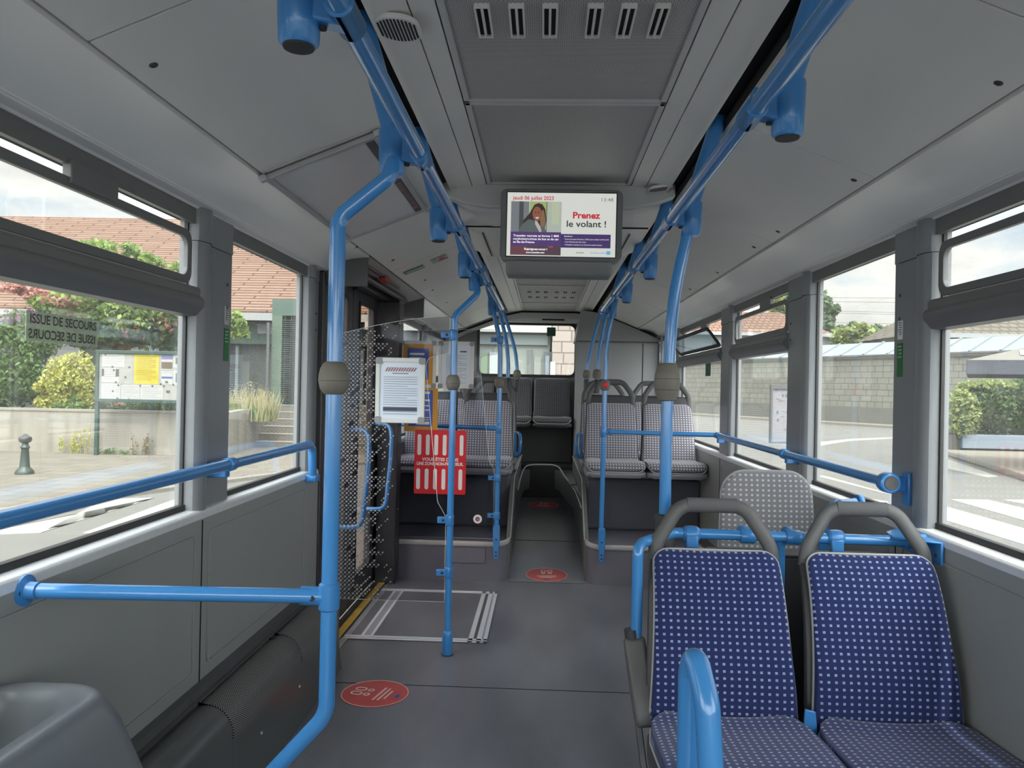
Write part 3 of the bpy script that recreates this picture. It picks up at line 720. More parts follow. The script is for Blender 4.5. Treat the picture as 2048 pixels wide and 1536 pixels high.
# blue pair
s1 = make_seat('passenger_chair', 'navy dotted seat nearest the aisle, behind the upright blue grab loop', 'seat', BLUEF, 'blue', 'navy dotted front seats')
s1.location = (.475, 2.18, 0)
s2 = dup(s1, (.925, 2.18, 0), 'navy dotted seat against the right side wall, under the window pillar')
b = B(); prism(b, [(-.245, .40), (-.205, .40), (-.212, .47), (-.240, .475)], 'y', -.045, -.035); tube(b, [(-.25, -.04, .405), (-.215, -.04, .405)], .012); obj('hinge_bracket', b, BLUEP, s2, bevel=.002)
for t_, x in ((s1, .475), (s2, .925)):
    b = B(); box(b, -.16, .16, -.30, .03, .0, .34); obj('seat_pedestal', b, PLG2, t_, bevel=.02)
# grey rows: (x, y, label)
g1 = make_seat('passenger_chair', 'grey dotted seat of the first right-hand row, aisle side, behind the red stop button', 'seat', GREYF, 'grey', 'grey dotted seats on the raised platforms')
g1.location = (.485, 5.97, .36)
dup(g1, (.925, 5.97, .36), 'grey dotted seat of the first right-hand row, window side, behind the thick blue pole')
dup(g1, (.485, 6.72, .36), 'grey dotted seat of the second right-hand row, aisle side, mostly hidden')
dup(g1, (.925, 6.72, .36), 'grey dotted seat of the second right-hand row beside the window, mostly hidden')
dup(g1, (-.485, 5.97, .36), 'grey dotted seat of the first left-hand row, aisle side, behind the bowed pole')
dup(g1, (-.925, 5.97, .36), 'grey dotted seat of the first left-hand row, window side, seen through the tinted partition')
dup(g1, (-.485, 6.72, .36), 'grey dotted seat of the second left-hand row, aisle side, its edge showing by the aisle')
dup(g1, (-.925, 6.72, .36), 'grey dotted seat of the second left-hand row, window side, behind the framed notices')
be = make_seat('bench_chair', 'dark dotted rear bench seat at the right, beside the grey engine tower', 'seat', DARKF, 'bench', 'dark seats of the rear bench')
be.location = (.045, 8.47, .58)
dup(be, (-.375, 8.47, .58), 'dark dotted rear bench seat, second from the engine tower, behind the curved blue poles')
dup(be, (-.795, 8.47, .58), 'dark dotted rear bench seat in the left rear corner')
# wheelchair backrest pad behind the blue pair
wb = thing('backrest_pad', 'light grey dotted upright backrest pad standing behind the two navy seats', 'seat', (.80, 2.92, 0))
bm, ol = pad([(0, .32), (0, .5), (.0, .8), (.02, 1.04)], lambda v: .178-.016*v**3, .05, lambda s, v: .01*(1-s*s), corner_top=.085, corner_bot=.03); obj('pad', bm, PADF, wb, auto=60)
b = B(); tube(b, [p+Vector((0, .012, 0)) for p in ol], .006, n=6, closed=True); obj('piping', b, PIPE, wb)
b = B(); box(b, -.14, .14, .03, .09, .0, .95); obj('support_panel', b, PLG2, wb, bevel=.02)

# ================================================================== GRAB FRAME BEHIND THE BLUE SEATS
gf = thing('seat_grab_rail', 'blue tubular rail running behind the two navy seats, with an upright by the aisle', 'rail', (.25, 2.42, 0))
def L(o, x, y, z): return (x-o.location.x, y-o.location.y, z-o.location.z)
b = B(); tube(b, fillet([L(gf, .243, 2.30, .57), L(gf, .243, 2.30, .868), L(gf, .262, 2.34, .878), L(gf, .37, 2.44, .892), L(gf, 1.10, 2.44, .885)], .045, 8), .0165, n=16); obj('tube', b, BLUE, gf)
def collar(b, c, axis, L_, r):
    h = L_/2; lathe(b, [(r*.92, -h), (r, -h+.004), (r, h-.004), (r*.92, h)], c=c, axis=axis, n=20)
for x in (.425, .87):
    b = B(); c = L(gf, x, 2.44, .89); lathe(b, [(.017, -.026), (.024, -.022), (.026, 0), (.024, .022), (.017, .026)], c=c, axis='x', n=18); box(b, c[0]-.02, c[0]+.02, c[1]-.026, c[1]-.002, c[2]-.055, c[2]); obj('seat_clamp', b, BLUEP, gf, bevel=.006)
for x in (.60, .74):
    b = B(); collar(b, L(gf, x, 2.44, .888), 'x', .045, .023); tube(b, [L(gf, x, 2.44, .888), L(gf, x, 2.50, .893)], .02, n=14); obj('tee_clamp', b, BLUEP, gf)
b = B(); tube(b, [L(gf, .72, 2.50, .89), L(gf, .72, 2.50, .0)], .0165); obj('strut', b, BLUE, gf)
b = B(); slab(b, [L(gf, 1.03, 2.40, .898), L(gf, 1.146, 2.33, .898), L(gf, 1.146, 2.60, .898), L(gf, 1.05, 2.50, .898)], .006, (0, 0, 1)); box(b, 1.138-.25, 1.147-.25, 2.33-2.42, 2.60-2.42, .835, .9); tube(b, [L(gf, 1.08, 2.44, .886), L(gf, 1.145, 2.44, .886)], .024); obj('wall_bracket', b, BLUEP, gf, bevel=.003)
b = B(); lathe(b, [(.008, 0), (.008, .004)], c=L(gf, 1.137, 2.36, .86), axis='x', n=6); obj('bolt', b, PLG2, gf)
b = B(); pts = [(-.035, .13), (.03, .13), (.036, .05), (.030, -.06), (.012, -.10), (-.03, -.10)]
ar = thing('folding_armrest', 'dark grey folded-up armrest at the foot of the blue upright beside the aisle seat', 'armrest', (.245, 2.22, .49)); ar.rotation_euler = (0, -.13, 0)
b = B(); prism(b, [(.095, .115), (.062, .12), (.015, .02), (-.045, -.07), (-.05, -.10), (.01, -.105), (.065, -.01), (.10, .08)], 'x', -.026, .038); obj('arm_pad', b, PLG, ar, bevel=.012, seg=3)
b = B(); tube(b, [(0, .08, .10), (0, .08, .14)], .021); obj('pivot', b, PLG2, ar)
b = B(); prism(b, [(.09, -.02), (.11, -.02), (.03, -.45), (0, -.45)], 'x', -.02, .0); obj('side_plate', b, mat('bare steel', S(120, 122, 126), .3, .8), ar, bevel=.003)
cb = thing('equipment_box', 'low black equipment box between the navy seats and the light grey backrest pad', 'box', (.82, 2.60, 0))
b = B(); box(b, -.30, .30, -.035, .06, 0, .80); obj('box_body', b, mat('equipment black', S(52, 52, 55), .6), cb, bevel=.008)
b = B(); box(b, -.30, .30, -.037, .062, .80, .806); obj('box_lid', b, PLG2, cb, smooth=False)
# tube returning to the wall next to the backrest pad
gr = thing('wall_grab_rail', 'short blue elbow rail on the wall, right of the light grey backrest pad', 'rail', (.99, 2.95, 0))
b = B(); tube(b, fillet([L(gr, .985, 2.86, .40), L(gr, .985, 2.86, .93), L(gr, 1.15, 2.93, .935)], .075, 10), .0175, n=16); obj('tube', b, BLUE, gr)
b = B(); collar(b, L(gr, 1.140, 2.925, .935), 'x', .02, .030); obj('wall_flange', b, BLUEP, gr)
# upright loop in the foreground
fl_ = thing('grab_loop', 'tall blue tubular grab loop rising in the near foreground before the navy aisle seat', 'rail', (.19, 1.1, 0))
A_ = px(1381, 1345, Y=1.13)
b = B(); tube(b, fillet([(A_.x-.19, .03, .0), (A_.x-.19, .03, A_.z), (A_.x-.19+.002, .01, A_.z+.035), (A_.x-.19+.012, -.03, A_.z-.02), (A_.x-.19+.028, -.09, A_.z-.40), (A_.x-.19+.03, -.10, 0)], [.02, .03, .05, .05], 8), .0175, n=18); obj('tube', b, BLUE, fl_)
b = B(); collar(b, (A_.x-.19, .03, .01), 'z', .02, .035); collar(b, (A_.x-.19+.03, -.10, .01), 'z', .02, .035); obj('floor_flange', b, BLUEP, fl_)

# ================================================================== POLES
def bulb(name, c, parent, r=.0, h=.0, red=False):
    b = B(); pr = [(.018, -.038), (.023, -.036), (.032, -.024), (.0358, -.006), (.0352, .006), (.0318, .022), (.024, .035), (.018, .038)]
    lathe(b, pr, c=c, n=22); o_ = obj(name, b, BULB, parent)
    b = B(); lathe(b, [(.0362, -.0008), (.0362, .0008)], c=(c[0], c[1], c[2]-.006), n=22); obj('joint_line', b, PLG2, o_)
    if red:
        b = B(); lathe(b, [(.019, 0), (.018, -.004), (.012, -.006)], c=(c[0], c[1]-.034, c[2]), axis='y', n=18); obj('red_button', b, REDP, o_)
    return o_
def socket(b, x, y, z, r=.030):
    lathe(b, [(r*.8, -.058), (r*.98, -.052), (r*1.05, .0), (r*1.10, .040), (r*1.08, .047), (r*.8, .050)], c=(x, y, z), n=20)
def hanger(par, s, y, pole=False, xo=.41, railx=.342, zr=1.872):
    """bracket from ceiling gap to the rail, in the coordinates of par"""
    ox, oy, oz = par.location
    b = B(); P = [(s*.484-ox, y-oy, 2.205-oz), (s*.475-ox, y-oy, 2.15-oz), (s*.445-ox, y-oy, 2.05-oz), (s*xo-ox, y-oy, 1.93-oz)]
    tube(b, smoothpath(P, 16), [.031-.0075*(i/16) for i in range(len(smoothpath(P, 16)))], n=16, ry=.0245)
    socket(b, s*xo-ox, y-oy, 1.885-oz); h = obj('ceiling_bracket', b, BLUEP, par)
    # arm to the rail
    b = B(); x0, x1 = sorted((s*xo-ox, s*railx-ox)); 
    prism(b, [(x0, 1.865-oz), (x1, 1.850-oz), (x1, 1.895-oz), (x0, 1.92-oz)], 'y', y-oy-.018, y-oy+.018)
    collar(b, (s*railx-ox, y-oy, zr-oz), 'y', .085, .0215)
    obj('rail_clamp', b, BLUEP, par, bevel=.005)
    if not pole:
        b = B(); lathe(b, [(.022, -.002), (.023, .004)], c=(s*xo-ox, y-oy, 1.826-oz), n=18); obj('end_cap', b, BLACKP, par)
    b = B(); lathe(b, [(.006, -.002), (.006, .003)], c=(s*.375-ox, y-oy, 1.853-oz), n=10); obj('bolt', b, BLACKP, par)

hl = thing('ceiling_handrail', 'long blue ceiling handrail left of the screen, carrying brackets to the ceiling', 'handrail', (-.342, 1.5, 1.872), group='blue ceiling handrails')
b = B(); tube(b, [(0, -3.2, 0), (0, 3.80, 0)], .0175, n=18); obj('tube', b, BLUE, hl)
hr = thing('ceiling_handrail', 'long blue ceiling handrail right of the screen, carrying brackets to the ceiling', 'handrail', (.342, 1.5, 1.872), group='blue ceiling handrails')
b = B(); tube(b, [(0, -3.2, 0), (0, 3.80, 0)], .0175, n=18); obj('tube', b, BLUE, hr)
for y in (1.10, 2.58, 3.44, 5.28): hanger(hl, -1, y, pole=y > 5.2)
for y in (1.785, 3.92): hanger(hl, -1, y, pole=True)
for y in (.55, 1.49, 3.40, 4.35): hanger(hr, 1, y)
for y in (2.45, 5.28): hanger(hr, 1, y, pole=True)

def clamp_arm(b, x, y, z, dx, r=.021, n=1):
    """collar on a pole with a flat arm reaching dx"""
    collar(b, (x, y, z), 'z', .055, r)
    x0, x1 = sorted((x+(.012 if dx > 0 else -.012), x+dx)); box(b, x0, x1, y-.014, y+.010, z-.016, z+.016)
# P1: big cranked pole near left
p1 = thing('grab_pole', 'thick cranked blue pole in the near left, with a side bar to the wall', 'pole', (-.528, 1.75, 0), group=None)
o_ = p1
P = fillet([L(o_, -.41, 1.78, 1.90), L(o_, -.405, 1.765, 1.825), L(o_, -.525, 1.75, 1.72), L(o_, -.5285, 1.75, .58), L(o_, -.80, 1.74, .28), L(o_, -1.05, 1.74, .13)], [.05, .055, .08, .05], 10)
b = B(); tube(b, P, .0185, n=22); obj('pole_tube', b, BLUE, p1)
bulb('pole_joint', L(o_, -.5265, 1.75, 1.352), p1)
b = B(); c = L(o_, -.528, 1.75, .851); lathe(b, [(.019, -.032), (.0235, -.028), (.0245, 0), (.0235, .028), (.019, .032)], c=c, n=22)
tube(b, [c, (c[0]-.065, c[1], c[2])], .0215, n=18); obj('tee_clamp', b, BLUEP, p1)
b = B(); lathe(b, [(.007, 0), (.007, -.004)], c=(c[0]-.033, c[1]-.0205, c[2]), axis='y', n=6); obj('bolt', b, BLACKP, p1)
pe = px(52, 1181, X=-1.147)
b = B(); tube(b, [c, L(o_, -1.140, pe.y, pe.z)], .0165, n=18); obj('side_bar', b, BLUE, p1)
b = B(); lathe(b, [(.034, 0), (.034, .005), (.02, .010), (.018, .03)], c=L(o_, -1.150, pe.y, pe.z), axis='x', n=20); obj('wall_flange', b, BLUEP, p1)
b = B(); lathe(b, [(.006, .004), (.006, .008)], c=L(o_, -1.150, pe.y-.023, pe.z), axis='x', n=6); obj('bolt', b, BLACKP, p1)
# P2
p2 = thing('grab_pole', 'slender cranked blue pole standing on the floor by the clear dotted partition', 'pole', (-.5, 3.82, 0)); o_ = p2
P = fillet([L(o_, -.412, 3.90, 1.90), L(o_, -.385, 3.88, 1.81), L(o_, -.495, 3.82, 1.69), L(o_, -.500, 3.82, .0)], [.05, .05], 10)
b = B(); tube(b, P, .0165, n=20); obj('pole_tube', b, BLUE, p2)
bulb('pole_joint', L(o_, -.498, 3.82, 1.356), p2)
for z in (1.592, .671, .41):
    b = B(); clamp_arm(b, 0, 0, z, -.062); obj('glass_clamp', b, BLUEP, p2, bevel=.004)
    b = B(); lathe(b, [(.0065, 0), (.0065, -.004)], c=(-.032, -.0135, z), axis='y', n=12); obj('bolt', b, BLACKP, p2)
b = B(); lathe(b, [(.024, 0), (.0265, .01), (.0265, .10), (.022, .118), (.017, .122)], n=20); obj('foot_sleeve', b, BLUEP, p2)
b = B(); lathe(b, [(.030, 0.0005), (.030, .006)], n=20); obj('floor_ring', b, PLG2, p2)
# P3 and its mirror
def tailbracket(par, z0=.29):
    b = B(); prism(b, [(-.014, .165), (.014, .165), (.022, .27), (.024, z0+.085), (.022, z0+.10), (-.022, z0+.10), (-.024, z0+.085), (-.022, .27)], 'y', -.034, -.008)
    collar(b, (0, 0, z0+.085), 'z', .035, .022)
    obj('foot_bracket', b, BLUEP, par, bevel=.004)
    b = B()
    for z in (.19, .215, .30): lathe(b, [(.006, 0), (.006, -.004)], c=(0, -.033, z), axis='y', n=12)
    obj('bolt', b, BLACKP, par)
p3 = thing('grab_pole', 'bowed blue pole bolted to the left seat platform edge, clamping the tinted partition', 'pole', (-.349, 5.262, 0)); o_ = p3
P = smoothpath([L(o_, -.425, 5.27, 1.95), L(o_, -.385, 5.262, 1.79), L(o_, -.356, 5.262, 1.66), L(o_, -.348, 5.262, 1.50), L(o_, -.348, 5.262, 1.0), L(o_, -.350, 5.262, .3)], 40)
b = B(); tube(b, P, .0165, n=18); obj('pole_tube', b, BLUE, p3)
bulb('pole_joint', (0, 0, 1.368), p3)
for z in (1.66, .715, .458):
    b = B(); clamp_arm(b, 0, 0, z, -.065); obj('glass_clamp', b, BLUEP, p3, bevel=.004)
    b = B(); lathe(b, [(.0065, 0), (.0065, -.004)], c=(-.032, -.0135, z), axis='y', n=12); obj('bolt', b, BLACKP, p3)
b = B(); collar(b, (0, 0, 1.055), 'z', .07, .022); tube(b, [(0, 0, 1.055), (-.06, .02, 1.055)], .019); obj('tee_clamp', b, BLUEP, p3)
b = B(); tube(b, [(-.05, .02, 1.055), (-.775, .26, 1.055)], .0155); obj('side_bar', b, BLUE, p3)
tailbracket(p3)
p4 = thing('grab_pole', 'bowed blue pole bolted to the right seat platform edge, with the red stop button', 'pole', (.366, 5.262, 0)); o_ = p4
P = smoothpath([L(o_, .435, 5.27, 1.95), L(o_, .40, 5.262, 1.80), L(o_, .378, 5.262, 1.66), L(o_, .370, 5.262, 1.45), L(o_, .367, 5.262, 1.0), L(o_, .362, 5.262, .3)], 40)
b = B(); tube(b, P, .0165, n=18); obj('pole_tube', b, BLUE, p4)
bulb('stop_button', (.004, 0, 1.365), p4, red=True)
b = B(); collar(b, (0, 0, 1.047), 'z', .07, .022); tube(b, [(0, 0, 1.047), (.065, -.006, 1.047)], .019); obj('tee_clamp', b, BLUEP, p4)
b = B(); tube(b, [(.06, -.006, 1.047), (1.09-.366, 5.12-5.262, 1.05)], .0155); obj('side_bar', b, BLUE, p4)
b = B(); lathe(b, [(.0055, 0), (.0055, -.004)], c=(.035, -.022, 1.047), axis='y', n=10); obj('bolt', b, BLACKP, p4)
tailbracket(p4)
# P5 thick pole right
p5 = thing('grab_pole', 'thick bowed blue pole rising behind the navy aisle seat, with a large taupe joint', 'pole', (.345, 2.45, 0)); o_ = p5
P = smoothpath([L(o_, .410, 2.45, 1.90), L(o_, .398, 2.45, 1.84), L(o_, .364, 2.45, 1.656), L(o_, .350, 2.45, 1.47), L(o_, .344, 2.45, 1.2), L(o_, .344, 2.45, .90)], 40)
b = B(); tube(b, P, .0185, n=22); obj('pole_tube', b, BLUE, p5)
b = B(); lathe(b, [(.020, -.060), (.027, -.057), (.036, -.036), (.0405, -.012), (.0410, .004), (.0385, .026), (.030, .052), (.024, .059), (.020, .060)], c=(-.002, 0, 1.365), n=24); o2 = obj('pole_joint', b, BULB, p5)
b = B(); lathe(b, [(.0386, -.001), (.0390, .001)], c=(-.002, 0, 1.340), n=24); lathe(b, [(.0412, -.001), (.0412, .001)], c=(-.002, 0, 1.375), n=24); obj('joint_line', b, PLG2, o2)
b = B(); lathe(b, [(.034, 0), (.034, .85), (.030, .925), (.033, .935), (.033, .945), (.024, .95)], n=22); obj('pole_sleeve', b, PLG2, p5)
# poles standing on seat backs
def backpole(label, y, x0, x1, zt, zb, s, ball=True):
    p = thing('grab_pole', label, 'pole', (x1, y, 0), group='bowed blue poles on the seat backs')
    P = smoothpath([(x0-x1, 0, zt), ((x0-x1)*.55, 0, zt-.20), ((x0-x1)*.15, 0, zt-.42), (0, 0, zt-.60), (0, 0, zb)], 30)
    b = B(); tube(b, P, .016, n=16); obj('pole_tube', b, BLUE, p)
    b = B(); lathe(b, [(.022, 0), (.026, .02), (.026, .05), (.018, .06)], c=(x0-x1, 0, zt-.05), n=14); obj('top_bracket', b, BLUEP, p)
    if ball: bulb('pole_joint', (0, 0, zb+.055), p)
    b = B(); lathe(b, [(.024, -.10), (.026, 0), (.018, .012)], c=(0, 0, zb), n=14); obj('foot_sleeve', b, PLG2, p)
backpole('bowed blue pole standing on the first left-hand aisle seat, just right of the partition pole', 6.16, -.475, -.335, 2.13, 1.40, -1, False)
backpole('bowed blue pole standing on the left-hand seats farthest back, nearest the rear window', 6.95, -.46, -.290, 2.10, 1.40, -1)
backpole('bowed blue pole standing on the first right-hand aisle seat, middle one of the right group', 6.16, .452, .375, 2.02, 1.40, 1)
backpole('bowed blue pole standing on the second right-hand aisle seat, leftmost of the right group', 6.93, .45, .335, 2.02, 1.41, 1)
# small aisle grab loops
for s, lab in ((-1, 'small blue grab loop at the left of the aisle beside the dark steps'), (1, 'small blue grab loop at the right of the aisle beside the dark steps')):
    g = thing('seat_grab_loop', lab, 'handle', (s*.262, 6.3, .87), group='small aisle grab loops')
    b = B(); tube(b, smoothpath([(0, .03, .095), (-s*.025, -.01, .085), (-s*.035, -.03, .03), (-s*.03, -.03, -.05), (-s*.01, -.01, -.09), (s*.012, .02, -.095)], 24), .013, n=12); obj('loop_tube', b, BLUE, g)
    b = B(); box(b, *sorted((s*.0, s*.02)), -.0, .05, -.10, .10); obj('loop_mount', b, BLUEP, g, bevel=.004)

# window handrails
def railbracket(b, x, y, z, s):
    collar(b, (x, y, z), 'y', .05, .024)
    box(b, *sorted((x+s*.005, x+s*.075)), y-.018, y+.018, z-.045, z+.006)
wl = thing('window_handrail', 'blue handrail along the left windows, its far end bent down to the door post', 'handrail', (-1.10, 2.5, 1.06), group=None)
b = B(); tube(b, fillet([(0, -3.2, 0), (0, .95, 0), (-.01, 1.02, -.02), (-.02, 1.07, -.17)], [.05, .05], 8), .019, n=18); obj('tube', b, BLUE, wl)
b = B(); railbracket(b, 0, .06, 0, -1); obj('pillar_bracket', b, BLUEP, wl, bevel=.004)
b = B(); collar(b, (-.02, 1.07, -.165), 'z', .03, .026); box(b, -.05, .0, 1.05, 1.12, -.185, -.15); obj('end_bracket', b, BLUEP, wl, bevel=.004)
wrh = thing('window_handrail', 'blue handrail along the right windows, ending in a round capped bracket', 'handrail', (1.10, 3.8, 1.048))
b = B(); tube(b, [(0, -1.22, 0), (0, 1.32, 0)], .018, n=18); obj('tube', b, BLUE, wrh)
b = B(); collar(b, (0, 1.30, 0), 'y', .08, .022); box(b, .0, .07, 1.30, 1.335, -.05, .01); obj('pillar_bracket', b, BLUEP, wrh, bevel=.004)
b = B(); railbracket(b, 0, -.10, 0, 1); obj('pillar_bracket', b, BLUEP, wrh, bevel=.004)
b = B(); collar(b, (0, -1.20, 0), 'y', .045, .034); box(b, .0, .07, -1.195, -1.18, -.03, .02); box(b, .058, .07, -1.215, -1.165, -.075, .035); obj('end_bracket', b, BLUEP, wrh, bevel=.004)
b = B(); lathe(b, [(.024, 0), (.022, -.004)], c=(0, -1.222, 0), axis='y', n=20); obj('end_cap', b, PLG, wrh)

# ================================================================== PARTITIONS
def partition(y, x0, x1, z0, ztl, ztr, cut, m, label, xr=None):
    p = thing('glass_partition', label, 'partition', (0, y, 0))
    (c1, c2, c3, c4) = cut
    out = [(x0, z0), (x1, z0), (x1, c4[1])] 
    curve = fillet([(x1, 0, c4[1]), (c3[0]+.03, 0, c3[1]-.02), (c3[0], 0, c3[1]+.03), (c2[0], 0, c2[1]-.03), (c2[0]+.008, 0, c2[1]+.015), (x1, 0, c1[1])], [.03, .03, .04, .04], 5)
    out += [(v.x, v.z) for v in curve[1:]]
    out += [(x1, ztr)]
    for k in range(1, 8):
        t = k/8; out.append((x1+(x0-x1)*t, ztr+(ztl-ztr)*(t**1.6)))
    out.append((x0, ztl))
    b = B(); prism(b, out, 'y', -.004, .004); obj('glass_sheet', b, m, p, smooth=False)
    b = B(); tube(b, [(u, -.003, v) for u, v in out], .0013, n=5, closed=True); obj('polished_edge', b, mat('polished glass edge', S(226, 232, 232), .3), p)
    return p
partition(3.82, -1.10, -.520, .264, 1.58, 1.685, ((-.516, 1.502), (-.635, 1.46), (-.563, .73), (-.52, .683)), GLASSF, 'clear dotted glass partition between the thick cranked pole and the slender pole')
partition(5.262, -1.14, -.372, .30, 1.70, 1.73, ((-.39, 1.56), (-.487, 1.53), (-.41, .80), (-.38, .74)), GLASSD, 'tinted glass partition by the left seats, carrying the red sign')
# framed notices
def poster_frame(label, cx, y, cz, w, h, style, gl=None):
    p = thing('poster_frame', label, 'notice', (cx, y, cz)); fwid = .022
    b = B(); frame2d(b, [(w/2, h/2), (-w/2, h/2), (-w/2, -h/2), (w/2, -h/2)], [(w/2-fwid, h/2-fwid), (-w/2+fwid, h/2-fwid), (-w/2+fwid, -h/2+fwid), (w/2-fwid, -h/2+fwid)], lambda u, v: (u, 0, v), (0, -.012, 0)); obj('frame', b, ALUW, p, bevel=.003)
    for sx in (-1, 1):
        for sz in (-1, 1):
            b = B(); prism(b, rrect(.034, .034, .012, 4, sx*(w/2-.0155), sz*(h/2-.0155)), 'y', -.0145, -.001); obj('corner_cap', b, mat('grey corner plastic', S(140, 142, 142), .4), p)
    b = B(); box(b, -w/2+.01, w/2-.01, -.006, -.001, -h/2+.01, h/2-.01)
    iw, ih = w/2-fwid, h/2-fwid
    if style == 'stripe':
        obj('sheet', b, mat('orange print', S(226, 168, 66), .5), p, smooth=False)
        stripes(p, -iw, iw, -ih, ih, -.0065)
        b = B(); box(b, -iw+.03, iw-.03, -.008, -.0072, -ih+.035, ih-.03); obj('blue_panel', b, mat('blue print', S(62, 92, 178), .5), p, smooth=False)
        b = B()
        for k in range(3): box(b, -iw+.045, iw-.06-.02*k, -.009, -.0085, ih-.075-.03*k, ih-.062-.03*k)
        obj('text_lines', b, WHITE, p, smooth=False)
    else:
        obj('sheet', b, PAPER, p, smooth=False)
        if style == 'letter':
            b = B()
            n = 12
            for k in range(n):
                x = -iw+.025+k*(2*iw-.05)/n; slab(b, [(x, -.0075, ih-.046), (x+.006, -.0075, ih-.046), (x+.018, -.0075, ih-.026), (x+.012, -.0075, ih-.026)], -.0004, (0, 1, 0))
            obj('heading_stripes', b, mat('brown red print', S(150, 92, 98), .5), p, smooth=False)
            b = B(); box(b, -.04, .04, -.0075, -.007, ih-.058, ih-.053)
            for k in range(17): 
                z = ih-.075-k*.0115; box(b, -iw+.018, iw-.016-(.05 if k % 5 == 4 else 0), -.0075, -.007, z, z+.0022)
            obj('text_lines', b, INK, p, smooth=False)
            b = B(); box(b, -iw+.018, iw-.016, -.008, -.0075, -ih+.038, -ih+.056); obj('footer_bar', b, INKD, p, smooth=False)
        else:
            b = B(); box(b, iw-.075, iw-.03, -.008, -.0072, ih-.052, ih-.043); obj('logo_bar', b, INKD, p, smooth=False)
            b = B()
            for k in range(18):
                z = ih-.075-k*.011; box(b, -iw+.03, iw-.03-(.06 if k % 4 == 3 else 0)-(.03 if k % 3 == 1 else 0), -.0075, -.007, z, z+.0022)
            obj('text_lines', b, INK, p, smooth=False)
    return p
def stripes(p, x0, x1, z0, z1, y):
    b = B(); st = .018; k = -(z1-z0)
    while k < (x1-x0):
        # diagonal band clipped to rect
        pts = []
        for off in (k, k+st*.55):
            seg = []
            xa = x0+off; za = z0
            if xa < x0: za = z0+(x0-xa); xa = x0
            xb = x0+off+(z1-z0); zb = z1
            if xb > x1: zb = z1-(xb-x1); xb = x1
            seg = [(xa, za), (xb, zb)]; pts.append(seg)
        (a, c), (d, e_) = pts
        if a[0] < x1 and d[0] < x1 and c[1] > z0 and e_[1] > z0 and c[0] > x0:
            slab(b, [(a[0], y, a[1]), (d[0], y, d[1]), (e_[0], y, e_[1]), (c[0], y, c[1])], -.0004, (0, 1, 0))
        k += st
    obj('diagonal_stripes', b, mat('brown stripe print', S(196, 138, 52), .5), p, smooth=False)
poster_frame('aluminium framed letter with a slanted-stripe heading, on the clear dotted partition', -.760, 3.814, 1.311, .248, .325, 'letter')
poster_frame('aluminium framed notice with orange striped border on the tinted partition', -.911, 5.254, 1.482, .250, .322, 'stripe')
poster_frame('aluminium framed typed notice on the tinted partition, behind the slender pole', -.648, 5.254, 1.482, .245, .322, 'typed')
# unframed striped poster
p = thing('striped_poster', 'unframed blue poster with yellow diagonal border, above the red sign', 'notice', (-.885, 5.256, 1.175))
b = B(); box(b, -.115, .115, -.002, .001, -.155, .145); obj('sheet', b, mat('orange print', None), p, smooth=False)
stripes(p, -.112, .112, -.15, .14, -.0028)
b = B(); box(b, -.085, .080, -.0045, -.0035, -.118, .13); obj('blue_panel', b, mat('blue print', None), p, smooth=False)
b = B()
for k, (z, h) in enumerate(((.105, .016), (.055, .012), (.02, .008), (-.01, .008), (-.06, .005), (-.075, .005), (-.105, .02))): box(b, -.03, .06, -.0058, -.005, z, z+h)
obj('text_lines', b, WHITE, p, smooth=False)
# red sign
p = thing('red_sign', 'red sign with two rows of white slots and white lettering on the tinted partition', 'sign', (-.745, 5.25, .815))
b = B(); prism(b, rrect(.355, .438, .012, 4), 'y', -.002, .002); obj('board', b, REDP, p, smooth=False)
b = B()
for row in (.117, -.117):
    for k in range(6):
        x = -.145+k*.058
        prism(b, rrect(.026, .142, .0125, 6, x-.004*(row < 0), row), 'y', -.0032, -.0022)
obj('white_slots', b, WHITE, p, smooth=False)
text('VOUS ÊTES DANS', .030, (0, -.003, .008), (1, 0, 0), (0, 0, 1), WHITE, p, 'lettering', 'CENTER', bold=.0009, width=.25)
text('UNE ZONE NON-FRAUDEUR.', .030, (0, -.003, -.022), (1, 0, 0), (0, 0, 1), WHITE, p, 'lettering', 'CENTER', bold=.0009, width=.32)
# round white sticker
p = thing('round_sticker', 'small round white sticker low on the tinted partition, left of the bowed pole', 'sticker', (-.480, 5.252, .432))
b = B(); lathe(b, [(.030, 0), (.030, -.0015)], axis='y', n=28); obj('disc', b, WHITE, p)
b = B(); lathe(b, [(.015, 0), (.015, -.0008)], c=(0, -.0018, 0), axis='y', n=20); obj('dark_ring', b, mat('dark blue print', S(50, 56, 110), .5), p)
b = B(); lathe(b, [(.009, 0), (.009, -.0008)], c=(.002, -.0026, -.001), axis='y', n=16); obj('red_dot', b, mat('pinkish print', S(224, 120, 120), .5), p)

# ================================================================== FLOOR THINGS
ra = thing('wheelchair_ramp', 'aluminium-edged wheelchair ramp flap in the floor before the door', 'ramp', (-.70, 4.5, 0))
y0, y1, x0, x1 = 4.0, 5.0, -1.075, -.318
b = B(); box(b, x0+.66-.66+.70, x1+.70, y0-4.5, y1-4.5, .0005, .004); obj('ramp_plate', b, FLOORM, ra, smooth=False)
b = B()
def bar(xa, xb, ya, yb, z1=.0075, z0=.003): box(b, xa+.70, xb+.70, ya-4.5, yb-4.5, z0, z1)
bar(x0, x1, y0, y0+.022); bar(x0, x1, y0+.034, y0+.058); 
bar(x0, x1, y1-.05, y1-.03); bar(x0, x1, y1-.02, y1)
bar(x1-.02, x1, y0, y1); bar(x1-.055, x1-.03, y0, y1); bar(x1-.10, x1-.075, y0, y1)
bar(x0+.085, x0+.10, y0+.06, y1-.05); bar(x0+.135, x0+.15, y0+.06, y1-.05)
obj('ramp_edging', b, mat('ramp aluminium', S(222, 224, 232), .35, .15, noise=.08, nscale=12), ra, smooth=False, bevel=.001)
